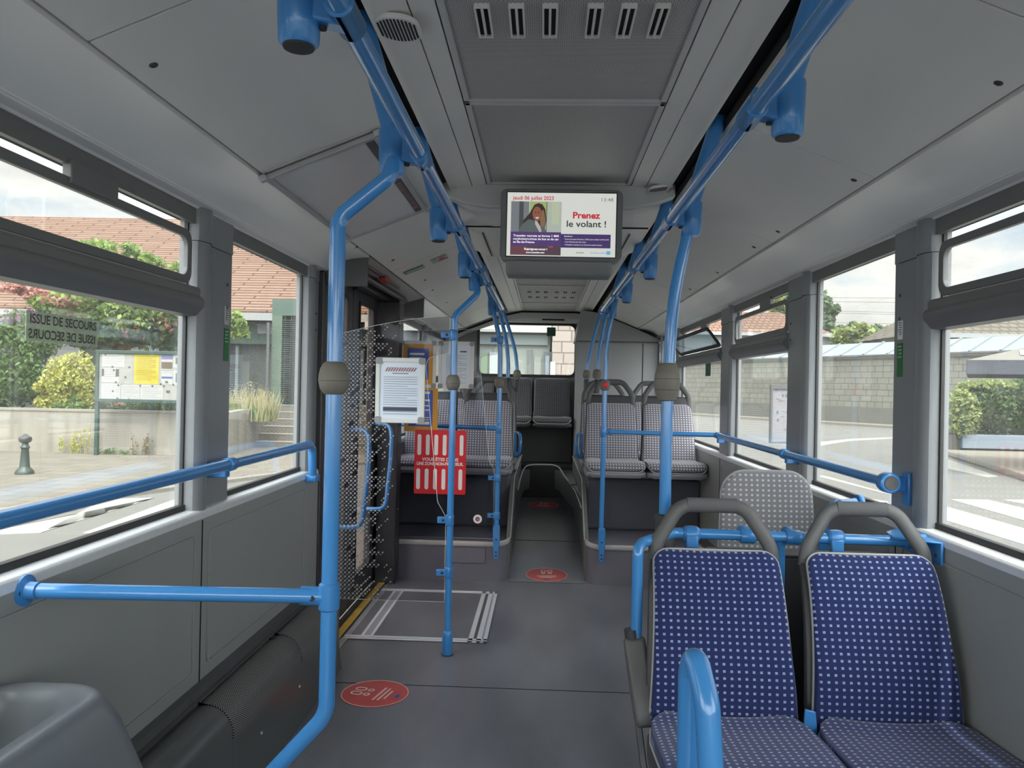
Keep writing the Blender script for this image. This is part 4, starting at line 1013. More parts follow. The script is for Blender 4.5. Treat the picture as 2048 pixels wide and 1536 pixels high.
b = B(); bar(x0, x1, y0, y0+.06, .0055); bar(x0, x1, y1-.05, y1, .0055); bar(x1-.10, x1, y0, y1, .0055); bar(x0+.10, x0+.135, y0+.06, y1-.05, .005); bar(x0, x0+.03, y0, y1, .005)
obj('ramp_channel', b, mat('ramp channel grey', S(160, 164, 176), .4, .2, noise=.1, nscale=15), ra, smooth=False)
b = B(); bar(x0-.005, x0+.03, y0-.28, y0); obj('edge_profile', b, ALU, ra, smooth=False)
b = B(); bar(x1-.072, x1-.058, y0+.06, y1-.05, .006); obj('hinge_gap', b, PLG, ra, smooth=False)

def ellipse(n=40): return [(math.cos(2*math.pi*k/n), math.sin(2*math.pi*k/n)) for k in range(n)]
def floor_sticker(label, x, y, z, rad, ang, slope=0, detail=True):
    p = thing('floor_sticker', label, 'sticker', (x, y, z), group='round floor stickers'); p.rotation_euler = (math.atan(slope), 0, ang)
    b = B(); prism(b, [(rad*u, rad*v) for u, v in ellipse()], 'z', .0008, .0022); obj('disc', b, STICK, p, smooth=False)
    b = B(); frame2d(b, [(rad*.985*u, rad*.985*v) for u, v in ellipse()], [(rad*.96*u, rad*.96*v) for u, v in ellipse()], lambda u, v: (u, v, .0022), (0, 0, .0004)); obj('pale_rim', b, PINK, p, smooth=False)
    b = B()
    for sx in (-1, 1):
        cx = sx*rad*.16
        for (cy, w, h) in ((rad*.52, rad*.24, rad*.36), (rad*.20, rad*.20, rad*.20)):
            o1 = rrect(w, h, w*.45, 5, cx, cy); i1 = rrect(w-.012*rad/.15, h-.012*rad/.15, w*.38, 5, cx, cy)
            frame2d(b, o1, i1, lambda u, v: (u, v, .0022), (0, 0, .0006))
    obj('footprints', b, mat('white footprint print', S(236, 214, 206), .5), p, smooth=False)
    b = B()
    for k, w in enumerate((.78, .74, .5)): box(b, -rad*w/2*1.2, rad*w/2*1.2, -rad*(.18+.14*k), -rad*(.12+.14*k), .0022, .0027)
    obj('text_lines', b, PINK, p, smooth=False)
    b = B(); box(b, -rad*.12, rad*.12, -rad*.78, -rad*.66, .0022, .0027); obj('logo_patch', b, mat('blue logo print', S(48, 90, 160), .5), p, smooth=False)
c1 = px(750, 1387, Z=0)
floor_sticker('faded red round floor sticker with footprints in the near left of the floor', c1.x, c1.y, 0, .147, R(90-14))
c2 = px(1093, 1149, Z=0.016)
floor_sticker('faded red round floor sticker in the middle of the aisle, before the ramped floor', c2.x, c2.y, (c2.y-5.3)*.0805, .148, 0, .0805)
c3 = px(1087, 1013, Z=.17)
floor_sticker('faded red round floor sticker farthest back, before the dark step', c3.x, c3.y, (c3.y-5.3)*.0805, .148, 0, .0805)

# wheel arch tray in the bottom left corner
wt = thing('wheel_arch_cover', 'dark grey moulded wheel-arch cover with a recessed top in the bottom left corner', 'cover', (-1.05, .95, 0))
def loop_(w, l, r, z, cx=0, cy=0, n=8): return [Vector((u, v, z)) for u, v in rrect(w, l, r, n, cx, cy)]
b = B(); loops = []
# outer body: right edge tapers outwards to the floor
X0 = -.094
def oloop(xr, y1_, z, r): # from wall x=-.1 to xr
    return [Vector((u, v, z)) for u, v in rrect(xr-X0, y1_-(-.9), r, 8, (xr+X0)/2, (y1_-.9)/2)]
spec = [(.245, .66, .0, .07), (.225, .64, .50, .07), (.178, .607, .66, .078), (.160, .592, .700, .082), (.152, .586, .714, .085), (.144, .579, .720, .085), (.134, .570, .721, .085), (.108, .545, .716, .075), (.100, .537, .710, .07), (.092, .529, .695, .065), (.078, .515, .650, .055), (.068, .50, .640, .045), (-.01, .40, .625, .03)]
rings = [[b.verts.new(v) for v in oloop(*s_)] for s_ in spec]
for A, C in zip(rings, rings[1:]):
    for i in range(len(A)): b.faces.new((A[i], A[(i+1) % len(A)], C[(i+1) % len(A)], C[i]))
b.faces.new(rings[-1]); b.faces.new(rings[0][::-1])
obj('tray_body', b, TRAYM, wt, auto=50)

# ================================================================== CEILING THINGS
# passenger screen
sc = thing('passenger_screen', 'ceiling-hung passenger information screen in a dark grey casing', 'screen', (.012, 3.15, 1.90))
sc.rotation_euler = (0, R(-.25)*-1, 0)
pts0 = px(1002, 377, Y=3.15); pts1 = px(1243, 522, Y=3.15)
w_, h_ = .505, .305
b = B(); prism(b, rrect(.498, .292, .026, 6, .0, .106), 'y', 0, .09); obj('screen_casing', b, mat('screen casing grey', S(124, 125, 127), .4), sc, bevel=.006)
b = B(); prism(b, [(.03, -.04), (.04, -.082), (.055, -.096), (.16, -.096), (.18, .0), (.03, -.02)], 'x', -.225, .215); obj('lower_housing', b, mat('screen casing grey', None), sc, bevel=.012, seg=3)
b = B(); box(b, -.24, .24, .09, .16, .05, .24); obj('rear_mount', b, mat('screen casing grey', None), sc, bevel=.01)
dx0, dx1, dz0, dz1 = -.222, .222, -.024, .236
b = B(); frame2d(b, [(dx1+.004, dz1+.004), (dx0-.004, dz1+.004), (dx0-.004, dz0-.004), (dx1+.004, dz0-.004)], [(dx1, dz1), (dx0, dz1), (dx0, dz0), (dx1, dz0)], lambda u, v: (u, -.002, v), (0, .004, 0)); obj('inner_bezel', b, GASK, sc, smooth=False)
def em(name, c, k=.62):
    if name in MC: return MC[name]
    m = bpy.data.materials.new(name); m.use_nodes = True; nt = m.node_tree; bs = nt.nodes['Principled BSDF']
    bs.inputs['Base Color'].default_value = (0.02, .02, .02, 1); bs.inputs['Roughness'].default_value = .4
    bs.inputs['Emission Color'].default_value = c; bs.inputs['Emission Strength'].default_value = k; MC[name] = m; return m
b = B(); box(b, dx0, dx1, -.0015, 0, dz0, dz1); dsp = obj('display', b, em('screen white', S(206, 208, 202), .9), sc, smooth=False)
def U(u, v): return (dx0+(dx1-dx0)*u, dz1-(dz1-dz0)*v)
lay = [-.0016]
def srect(u0, v0, u1, v1, m, name='picture_block'):
    lay[0] -= .00008; x0, z1 = U(u0, v0); x1, z0 = U(u1, v1)
    b = B(); poly(b, [(x0, lay[0], z0), (x1, lay[0], z0), (x1, lay[0], z1), (x0, lay[0], z1)]); return obj(name, b, m, dsp, smooth=False)
def spoly(uv, m, name='picture_shape'):
    lay[0] -= .00008; b = B(); poly(b, [(U(u, v)[0], lay[0], U(u, v)[1]) for u, v in uv]); return obj(name, b, m, dsp, smooth=False)
def sell(u, v, ru, rv, m, name='picture_shape', n=22): return spoly([(u+ru*math.cos(2*math.pi*k/n), v+rv*math.sin(2*math.pi*k/n)) for k in range(n)], m, name)
srect(.035, .14, .50, .62, em('photo backdrop', S(196, 206, 196)))
srect(.035, .14, .20, .62, em('photo grey', S(132, 138, 142))); srect(.11, .14, .15, .62, em('photo dark grey', S(84, 84, 90)))
srect(.21, .14, .37, .36, em('photo green', S(182, 196, 130))); srect(.36, .14, .366, .62, em('photo line', S(90, 96, 86))); srect(.41, .15, .48, .50, em('photo pale green', S(206, 216, 184)))
spoly([(.13, .62), (.15, .44), (.20, .34), (.25, .19), (.285, .165), (.32, .18), (.35, .26), (.362, .42), (.35, .56), (.33, .62)], em('photo hair', S(66, 50, 44)))
spoly([(.30, .30), (.335, .27), (.355, .42), (.345, .56), (.31, .58)], em('photo braids', S(150, 116, 86)))
spoly([(.10, .63), (.14, .50), (.20, .42), (.25, .44), (.29, .52), (.345, .54), (.37, .63)], em('photo jacket', S(102, 112, 112)))
spoly([(.255, .40), (.285, .47), (.31, .54), (.32, .62), (.30, .62), (.26, .50)], em('photo scarf', S(208, 198, 200)))
sell(.275, .335, .042, .115, em('photo skin', S(158, 100, 78)), 'picture_face')
sell(.262, .31, .006, .010, em('photo eye', S(48, 34, 32))); sell(.290, .31, .006, .010, em('photo eye', None))
spoly([(.258, .385), (.295, .385), (.287, .412), (.268, .412)], em('photo smile', S(236, 226, 220)))
srect(.035, .62, .50, .84, em('banner purple', S(92, 66, 128))); srect(.50, .645, .955, .86, em('banner violet', S(78, 58, 118)))
srect(.035, .84, .50, .985, em('photo maroon', S(118, 72, 84))); srect(.20, .84, .50, .985, em('photo dusk', S(92, 70, 82)))
srect(.385, .84, .43, .862, em('photo red', S(204, 70, 84)))
EW = em('screen text white', S(238, 236, 240), .95); ER = em('screen text red', S(186, 40, 48), .9); EK = em('screen text black', S(48, 48, 52), .9); EG = em('screen text grey', S(104, 106, 110), .9); EB = em('screen text blue', S(96, 168, 200), .9)
def st(body, u, v, size, m, w=None, bold=0):
    lay[0] -= .00005; x, z = U(u, v); 
    return text(body, size, (x, lay[0], z), (1, 0, 0), (0, 0, 1), m, dsp, 'lettering', 'LEFT', bold, width=(w*(dx1-dx0) if w else None))
st('jeudi 06 juillet 2023', .05, .115, .022, ER, .375, .0004); st('13:48', .865, .125, .020, EG, .105)
st('Prenez', .605, .395, .036, ER, .25, .0012); st('le volant !', .55, .53, .036, EK, .36, .0006)
st('Transdev recrute et forme 1 800', .06, .695, .0115, EW, .42, .0003); st('conducteurs.trices de bus et de car', .06, .745, .0115, EW, .42, .0003); st('en Île-de-France.', .06, .795, .0115, EW, .20, .0003)
st('Rejoignez-nous !', .165, .905, .012, EW, .21, .0004); st('www.transdev.com', .18, .955, .010, EW, .17, .0003)
st('Bénéficiez :', .53, .69, .0075, EW, .08); st('• d’une formation financée à 100 % pour obtenir le Permis D,', .53, .735, .0075, EW, .41)
st('• d’un CDI près de chez vous,', .53, .778, .0075, EW, .20); st('• d’emplois à temps et en horaire coupés de jour.', .53, .822, .0075, EW, .35)
st('transdev', .64, .945, .009, EG, .075, .0002); st('Île-de-France mobilités', .775, .945, .009, EB, .135, .0002); srect(.918, .905, .955, .96, EB)

# ceiling vents
for k, x in enumerate((969, 1035, 1100, 1187, 1251, 1315)):
    c = px(x, 45, Z=ZC+.01)
    v = thing('ceiling_vent', 'narrow double-slot ceiling vent, %s of the six before the screen' % ('leftmost', 'second from the left', 'third from the left', 'fourth from the left', 'fifth from the left', 'rightmost')[k], 'vent', (c.x, 1.80, ZC+.004), group='double-slot ceiling vents')
    if k == 0:
        b = B(); frame2d(b, rrect(.036, .152, .003, 2), rrect(.027, .142, .002, 2), lambda u, w: (u, w, .009), (0, 0, -.012)); box(b, -.003, .003, -.072, .072, -.003, .008); vf = obj('vent_frame', b, CEIL, v, bevel=.001)
        b = B(); box(b, -.0135, .0135, -.071, .071, .004, .0075); vd = obj('vent_slot', b, GAP, v, smooth=False)
    else:
        for q_ in (vf, vd): c_ = q_.copy(); COL.objects.link(c_); c_.parent = v
n_ = 0
for yy in (6.96, 7.36):
    for x in (-.195, -.12, -.045, .055, .13, .205):
        if n_ == 0:
            b = B(); box(b, -.015, -.003, -.05, .05, -.002, .004); box(b, .003, .015, -.05, .05, -.002, .004)
            v = v0 = obj('rear_ceiling_vent', b, GAP, None, smooth=False)
        else: v = v0.copy(); COL.objects.link(v)
        v.location = (x, yy, ZC+.012)
        tag(v, 'small black twin-slot vent in the rear perforated ceiling, %s row' % ('front' if yy < 7 else 'back'), 'vent', 'rear ceiling vents %s row' % ('front' if yy < 7 else 'back')); n_ += 1
# air grilles at the duct ends
def grille(label, cx, y, z, w, h, tilt):
    g = thing('air_grille', label, 'grille', (cx, y, z)); g.rotation_euler = (0, tilt, 0)
    b = B(); prism(b, rrect(w, h, min(w, h)*.45, 8), 'z', -.008, .004); obj('grille_plate', b, CEIL, g, bevel=.003)
    b = B(); n = 11
    for k in range(n):
        x = -w/2*.8+w*.8*k/(n-1); hh = h*.42*math.sqrt(max(.05, 1-(2*x/w)**2)); box(b, x-.0022, x+.0022, -hh, hh, -.0092, -.007)
    obj('grille_slots', b, GAP, g, smooth=False)
c = px(797, 52, Z=ZC-.012); grille('oval louvred air grille in the ceiling duct, top left', c.x, c.y, ZC-.014, .105, .13, .06)
grille('curved louvred air grille at the end of the right ceiling duct', .42, 3.205, ZC-.012, .10, .07, -.14)
grille('curved louvred air grille beyond the screen on the left ceiling duct', -.42, 4.70, ZC-.012, .10, .08, .14)
# overhead frame in the left slope
fr = thing('overhead_frame', 'hinged aluminium-edged panel frame in the left ceiling slope, above the thick pole', 'panel', (-.75, 2.84, slz(.75)-.004))
fr.rotation_euler = (0, -math.atan(.4), 0)
hw, hl_ = .19, .50
b = B(); frame2d(b, [(hw, hl_), (-hw, hl_), (-hw, -hl_), (hw, -hl_)], [(hw-.02, hl_-.022), (-hw+.02, hl_-.022), (-hw+.02, -hl_+.022), (hw-.02, -hl_+.022)], lambda u, v: (u, v, 0), (0, 0, -.018)); obj('frame', b, mat('satin aluminium', S(176, 177, 178), .35, .4), fr, bevel=.004)
b = B(); box(b, -hw+.01, hw-.01, -hl_+.01, hl_-.01, -.008, -.003); obj('panel_sheet', b, mat('smoked panel', S(196, 196, 196), .25, noise=.1, nscale=3), fr, smooth=False)
b = B(); box(b, hw-.05, hw-.022, -hl_+.02, hl_-.02, -.011, -.008); sb = obj('dark_band', b, PLG2, fr, smooth=False)
b = B()
for k in range(16): box(b, hw-.047, hw-.026, .02+k*.026, .03+k*.026, -.0125, -.011)
obj('band_ribs', b, mat('dull pink ribs', S(150, 122, 122), .5), sb, smooth=False)
for k, (u, v) in enumerate(((-hw, -hl_), (hw, -hl_), (-hw, hl_), (hw, hl_))):
    b = B(); box(b, u-.012, u+.012, v-.012, v+.012, -.021, .0); obj('corner_piece', b, ALU, fr, bevel=.003)
# stickers on the slope
def slope_pt(x, y, s=-1):
    d = fw + cr*((x-1024)/FOC) - cu*((y-768)/FOC)
    t = (1.98+.4*.93 - .4*s*CAM.x - CAM.z)/(d.z + .4*s*d.x); return CAM+d*t
def slope_sticker(name, label, cx, cy, w, h, m):
    c = slope_pt(cx, cy); t = thing(name, label, 'sticker', (c.x, c.y, c.z-.002)); t.rotation_euler = (0, -math.atan(.4), 0)
    b = B(); box(b, -w/2, w/2, -h/2, h/2, -.0025, -.0008); obj('sheet', b, m, t, smooth=False); return t
t = slope_sticker('green_sticker', 'long green sticker on the left ceiling slope near the slender pole', 828, 539, .125, .085, mat('muted green print', S(84, 124, 102), .5))
b = B(); box(b, -.045, .065, -.02, .015, -.0032, -.0026); obj('text_lines', b, mat('pale green print', S(160, 186, 168), .5), t, smooth=False)
t = slope_sticker('safety_sticker', 'small red and white sticker on the left ceiling slope by the handrail', 879, 517, .10, .12, mat('pale print', S(178, 176, 180), .5))
b = B(); box(b, .0, .03, -.045, .03, -.0032, -.0026); obj('red_mark', b, mat('rose print', S(186, 92, 104), .5), t, smooth=False)
b = B(); box(b, -.04, -.01, -.045, -.01, -.0032, -.0026); obj('teal_mark', b, mat('teal print', S(120, 172, 166), .5), t, smooth=False)
b = B()
for k in range(3): box(b, -.01, .045, .038-.006*k*1.2, .041-.006*k*1.2, -.0032, -.0026)
obj('text_lines', b, INKB, t, smooth=False)

# stickers on pillars and windows
def pillar_label(side, y, z0, lab1, lab2):
    s = -1 if side == 'left' else 1
    t = thing('white_label', lab1, 'sticker', (s*1.1695, y, z0+.055))
    b = B(); box(b, *sorted((0, -s*.0015)), -.019, .019, -.032, .032); obj('sheet', b, WHITE if s > 0 else mat('greyish print', S(200, 200, 202), .5), t, smooth=False)
    b = B()
    for k in range(6): box(b, *sorted((-s*.0015, -s*.002)), -.013, .013-.004*(k % 3), .024-.008*k, .0265-.008*k)
    obj('text_lines', b, INKB, t, smooth=False)
    t = thing('green_label', lab2, 'sticker', (s*1.1695, y, z0-.045))
    b = B(); box(b, *sorted((0, -s*.0015)), -.019, .019, -.06, .055); obj('sheet', b, mat('green label', None), t, smooth=False)
    b = B()
    for k in range(4): box(b, *sorted((-s*.0015, -s*.002)), -.014, .014-.004*(k % 3), .042-.012*k, .046-.012*k)
    obj('text_lines', b, mat('pale green text', S(170, 206, 178), .5), t, smooth=False)
c = px(453, 640, X=-1.17); pillar_label('left', c.y, c.z-.04, 'small white label on the left pillar above its green label', 'small green label on the left pillar under the white one')
c = px(1801, 675, X=1.17); pillar_label('right', c.y, c.z-.03, 'small white label on the near right pillar above its green label', 'small green label on the near right pillar under the white one')
c = px(1411, 738, X=1.19); t = thing('green_decal', 'narrow green decal on the right window pane below the open hopper', 'sticker', (1.194, c.y, c.z)); b = B(); box(b, 0, .002, -.16, .02, -.055, .05); obj('sheet', b, mat('green decal', S(34, 92, 70), .5), t, smooth=False)
# emergency exit sticker
a = px(53, 610, X=-1.193); c = px(196, 628, X=-1.193)
t = thing('exit_sticker', 'translucent sticker with the emergency exit words high on the near left window pane', 'sticker', (-1.193, (a.y+c.y)/2, 1.455))
wy = (c.y-a.y)
b = B(); box(b, -.0015, 0, -wy/2, wy/2, -.034, .034); m = glass('frosted sticker', (.55, .62, .55, 1), .05)
m2 = bpy.data.materials.new('frosted film'); m2.use_nodes = True; bs = m2.node_tree.nodes['Principled BSDF']; bs.inputs['Base Color'].default_value = S(178, 188, 172); bs.inputs['Alpha'].default_value = .55; bs.inputs['Roughness'].default_value = .6
obj('film', b, m2, t, smooth=False)
OL = mat('olive ink', S(92, 96, 84), .6)
text('ISSUE DE SECOURS', .030, (.001, -wy/2+.012, .007), (0, 1, 0), (0, 0, 1), OL, t, 'lettering', 'LEFT', bold=.0006, width=wy*.93)
text('ISSUE DE SECOURS', .030, (.001, wy/2-.012, -.027), (0, 1, 0), (0, 0, 1), OL, t, 'mirrored_lettering', 'LEFT', bold=.0006, width=wy*.93, flip=True)

# ================================================================== OUTSIDE
ZG = -.30
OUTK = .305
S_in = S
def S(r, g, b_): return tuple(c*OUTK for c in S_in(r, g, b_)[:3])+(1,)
ROAD = mat('pale worn asphalt', S(160, 158, 151), .9, noise=.14, nscale=1.5, bump=.3, bscale=60)
PAVE = mat('pale paving', S(196, 188, 172), .9, noise=.12, nscale=1.2)
PAINT = mat('white road paint', S(236, 234, 224), .8, noise=.04, nscale=6)
gd = sempty('floor.001') if False else bpy.data.objects.new('ground', None); 
if gd.name not in COL.objects: COL.objects.link(gd)
gd['kind'] = 'structure'
b = B(); box(b, -90, 90, -30, 130, ZG-.2, ZG); obj('road_surface', b, ROAD, gd, smooth=False)
def gp(x, y, z=ZG): return px(x, y, Z=z)
def gpoly(pix, m, h, name, parent=None, z=ZG):
    b = B(); slab(b, [gp(x, y, z) for x, y in pix], h, (0, 0, 1)); return obj(name, b, m, parent, smooth=False)
# pavement left
k0 = gp(-40, 1030); k1 = gp(383, 973); dk = (k1-k0)
A0 = k0-dk*3; A1 = k1+dk*2.2
b = B(); slab(b, [A0, A1, (A1.x, 34, ZG), (-60, 34, ZG), (-60, A0.y, ZG)], .05, (0, 0, 1)); pv = obj('pavement', b, brickmat('paving slabs', S(186, 178, 162), S(172, 164, 150), S(140, 132, 120), .6, .4, ms=.012, noise=.1), gd, smooth=False); uvbox(pv, (0, 1))
b = B(); d_ = dk.normalized(); nrm_ = Vector((d_.y, -d_.x, 0)) 
slab(b, [A0, A1, A1+nrm_*.16, A0+nrm_*.16], .055, (0, 0, 1)); obj('kerb_stone', b, mat('kerb concrete', S(190, 184, 172), .9, noise=.1, nscale=4), gd, smooth=False)
# crosswalk stripes
cw1 = ([(-60, 1072), (82, 1066), (210, 999), (310, 996), (200, 1020)], [(165, 1067), (218, 1067), (383, 1018), (440, 992), (383, 988), (330, 1006)], [(455, 1010), (560, 965), (640, 950), (600, 985), (480, 1030)])
for i, pts in enumerate(cw1[:2]):
    o_ = gpoly(pts, PAINT, .006, 'crosswalk_stripe'); tag(o_, ['white crosswalk stripe outside the left window, the nearer wide one', 'white crosswalk stripe outside the left window, running behind the pillar'][i], 'road marking', 'crosswalk stripes outside the left windows')
cw2 = (([(1855, 1003), (1855, 1030), (2120, 1112), (2120, 1078)], 'white crosswalk stripe outside the near right window, second from the top'), ([(1900, 999), (1975, 1000), (2120, 1034), (2120, 1062)], 'white crosswalk stripe outside the near right window, uppermost full one'), ([(2005, 1000), (2120, 1000), (2120, 1022)], 'white crosswalk stripe corner at the right border of the near right window'),
       ([(1855, 1042), (1965, 1075), (1900, 1072), (1855, 1066)], 'white crosswalk stripe ending low beside the right pillar'), ([(1990, 1088), (2045, 1102), (2120, 1126), (2120, 1145)], 'white crosswalk stripe lowest in the near right window'),
       ([(1700, 993), (1775, 1003), (1786, 1032), (1740, 1016)], 'white crosswalk stripe end in the tall right window above the sill'), ([(1624, 950), (1650, 952), (1786, 990), (1760, 985)], 'curved white road line crossing the tall right window'),
       ([(1880, 920), (1900, 920), (1996, 953), (1975, 955), (1860, 930)], 'short white road arrow beside the planter kerb'), ([(1624, 886), (1700, 878), (1786, 875), (1786, 877), (1700, 882), (1650, 890), (1624, 896)], 'thin curved white line on the road before the stone wall'))
for pts, lab in cw2:
    o_ = gpoly(pts, PAINT, .006, 'road_stripe'); tag(o_, lab, 'road marking', 'white road markings outside the right windows')

# retaining wall and stairs
YW = 16.0
CONC = mat('pale render', S(206, 198, 180), .9, noise=.12, nscale=1.6)
def streak(): 
    m = CONC; nt = m.node_tree; bs = nt.nodes['Principled BSDF']
    tc = N(nt, 'ShaderNodeTexCoord'); mp = N(nt, 'ShaderNodeMapping'); mp.inputs['Scale'].default_value = (2.2, 2.2, .25); nt.links.new(tc.outputs['Object'], mp.inputs[0])
    n = N(nt, 'ShaderNodeTexNoise'); n.inputs['Scale'].default_value = 1.6; n.inputs['Detail'].default_value = 6; nt.links.new(mp.outputs[0], n.inputs[0])
    r_ = N(nt, 'ShaderNodeValToRGB'); r_.color_ramp.elements[0].position = .30; r_.color_ramp.elements[0].color = S(178, 168, 150); r_.color_ramp.elements[1].position = .55; r_.color_ramp.elements[1].color = S(212, 205, 188)
    nt.links.new(n.outputs['Fac'], r_.inputs[0]); nt.links.new(r_.outputs[0], bs.inputs['Base Color'])
streak()
rw = thing('retaining_wall', 'low cream rendered retaining wall with grey streaks behind the notice board', 'wall', (-9, YW, ZG))
xe = px(455, 830, Y=YW).x; e2 = px(545, 850, Y=20.5)
b = B(); box(b, -14, xe+9, 0, .3, 0, .93); obj('wall_body', b, CONC, rw, smooth=False, bevel=.01)
b = B(); box(b, -14, xe+9, -.02, .32, .93, .975); obj('coping', b, mat('coping concrete', S(200, 194, 180), .9), rw, smooth=False)
b = B(); slab(b, [(xe, YW, ZG), (e2.x, e2.y, ZG), (e2.x, e2.y, ZG+1.0), (xe, YW, ZG+.975)], .25, (-1, .2, 0)); rtw = obj('return_wall', b, CONC, None, smooth=False); tag(rtw, 'patchy cream return wall running back along the left of the stone steps', 'wall')
b = B(); slab(b, [(-32, YW+.3, ZG+.60), (xe-.25, YW+.3, ZG+.60), (e2.x-.4, e2.y, ZG+.60), (-32, YW+6, ZG+.60)], .2, (0, 0, 1)); obj('earth_fill', b, mat('dry earth', S(128, 112, 86), 1, noise=.3, nscale=3), gd, smooth=False)
st_ = thing('stone_stairs', 'short flight of pale stone steps climbing beside the retaining wall', 'stairs', (px(550, 900, Z=ZG).x, 18.6, ZG))
for i in range(6):
    x0 = px(495+9*i, 880, Y=18.6+.34*i).x-st_.location.x
    b = B(); box(b, x0, x0+3.2, .34*i, .34*i+(2.5 if i == 5 else .5), 0, .17*(i+1)); obj('step', b, mat('grey step stone', S(160, 156, 144), .9, noise=.25, nscale=5), st_, smooth=False)
    b = B(); box(b, x0, x0+3.2, .34*i-.01, .34*i+.34, .17*(i+1), .17*(i+1)+.012); obj('tread', b, mat('pale tread stone', S(214, 206, 190), .9), st_, smooth=False)
# bollard
c = gp(49, 954); bo = thing('bollard', 'dark green cast bollard with a silver ball head on the left pavement', 'bollard', (c.x, c.y, ZG+.05))
b = B(); lathe(b, [(.14, 0), (.14, .03), (.12, .07), (.085, .10), (.075, .13), (.055, .40), (.06, .42), (.075, .44), (.05, .47), (.045, .50)], n=20); obj('shaft', b, mat('bollard green', S(62, 88, 76), .4), bo)
b = B(); lathe(b, [(.04, .50), (.085, .53), (.10, .565), (.09, .605), (.05, .625), (.03, .65), (.01, .66)], n=20); obj('ball_head', b, mat('polished steel', S(150, 152, 152), .25, .8), bo)
# notice board
YN = 15.6; cx0 = px(193, 700, Y=YN); cx1 = px(408, 808, Y=YN)
GRN = mat('dark green enamel', S(44, 92, 76), .35)
nb = thing('notice_board', 'green framed outdoor notice board on posts before the retaining wall', 'board', (cx0.x, YN, ZG))
z0, z1 = cx1.z-ZG, cx0.z-ZG; wN = cx1.x-cx0.x
b = B(); f_ = .07; frame2d(b, [(wN, z1), (0, z1), (0, z0), (wN, z0)], [(wN-f_, z1-f_), (f_, z1-f_), (f_, z0+f_), (wN-f_, z0+f_)], lambda u, v: (u, -.04, v), (0, .1, 0)); obj('board_frame', b, GRN, nb, smooth=False, bevel=.008)
b = B(); box(b, f_, wN-f_, .0, .03, z0+f_, z1-f_); obj('back_panel', b, mat('pin board grey', S(206, 206, 198), .7), nb, smooth=False)
for x in (.02, wN-.06):
    b = B(); box(b, x-.03, x+.04, 0, .07, .05, z0 if x > 1 else z1+.0); obj('post', b, GRN, nb, smooth=False)
def paper(label, xa, ya, xb, yb, m, lines=6, lm=INK, extra=None):
    p0 = px(xa, ya, Y=YN-.005); p1 = px(xb, yb, Y=YN-.005)
    t = thing('pinned_paper', label, 'paper', (p0.x, YN-.004, p1.z), group='papers pinned in the notice board'); w = p1.x-p0.x; h = p0.z-p1.z
    b = B(); box(b, 0, w, 0, .003, 0, h); obj('sheet', b, m, t, smooth=False)
    if lines:
        b = B()
        for k in range(lines):
            z = h*(.9-.8*k/lines); box(b, w*.1, w*(.9-.2*((k*7) % 3 == 1)), -.002, -.0005, z-h*.02, z)
        obj('text_lines', b, lm, t, smooth=False)
    if extra:
        for (u0, v0, u1, v1, mm) in extra:
            b = B(); box(b, w*u0, w*u1, -.004, -.0022, h*v0, h*v1); obj('picture', b, mm, t, smooth=False)
    return t
PWH = mat('white paper', S(232, 232, 228), .7); PGR = mat('pale grey paper', S(208, 208, 200), .7); YEL = mat('bright yellow paper', S(244, 222, 26), .7)
LG = mat('faint grey ink', S(190, 192, 192), .7)
paper('big yellow sheet in the middle of the notice board', 269, 706, 317, 769, YEL, 14, mat('ochre ink', S(200, 178, 30), .7))
paper('white sheet in the top left of the notice board', 205, 705, 249, 734, PWH, 5, LG)
paper('pale sheet left of the yellow one in the notice board', 251, 706, 265, 735, PGR, 3, LG)
paper('white sheet with a dark stamp at the left middle of the notice board', 204, 736, 238, 765, PWH, 5, LG, [(.0, .45, .12, .95, INKB), (.8, .42, .98, .95, INKB)])
paper('pale grey sheet between the stamped sheet and the yellow one', 241, 736, 265, 768, PGR, 0)
paper('white sheet in the bottom left of the notice board', 203, 767, 240, 799, PWH, 6, LG)
paper('white sheet under the yellow one, left of two', 243, 770, 279, 801, PWH, 6, LG)
paper('white sheet under the yellow one, right of two', 281, 770, 326, 802, PWH, 6, LG)
LIL = mat('lilac print', S(146, 146, 200), .6); BRN = mat('brown print', S(132, 112, 92), .6); BLP = mat('mid blue print', S(76, 108, 190), .6); PNK = mat('magenta print', S(206, 72, 118), .6)
paper('picture sheet with a lilac top right of the yellow one', 323, 708, 345, 740, PWH, 0, LG, [(.02, .68, .98, .98, LIL), (.02, .08, .98, .5, BRN)])
paper('small picture sheet near the upper right of the notice board', 347, 709, 369, 736, PWH, 0, LG, [(.2, .3, .8, .75, BRN)])
paper('lilac and pink sheet in the upper right corner of the notice board', 371, 709, 394, 741, mat('lilac paper', S(206, 200, 226), .7), 0, LG, [(.1, .45, .9, .7, PNK), (.1, .12, .8, .35, mat('salmon print', S(224, 160, 140), .6))])
paper('white sheet with a blue stripe right of the yellow one', 323, 742, 345, 769, PWH, 2, LG, [(.02, .45, .98, .58, BLP), (.35, .1, .6, .25, INKB)])
paper('white sheet with a dark oval picture', 347, 741, 369, 771, PWH, 0, LG, [(.2, .2, .72, .82, INKD)])
paper('sheet with a red frame at the right of the notice board', 371, 743, 394, 769, mat('cream paper', S(226, 214, 190), .7), 0, LG, [(.02, .02, .12, .98, mat('brick print', S(150, 66, 60), .6)), (.2, .2, .98, .75, mat('sand print', S(196, 190, 150), .6))])
paper('pale grey sheet with a small dark sketch low in the notice board', 328, 772, 368, 802, PGR, 0, LG, [(.12, .52, .3, .7, INKB)])
paper('white sheet with a pink foot in the lower right corner of the notice board', 370, 771, 394, 803, PWH, 2, LG, [(.02, .02, .98, .25, PNK)])
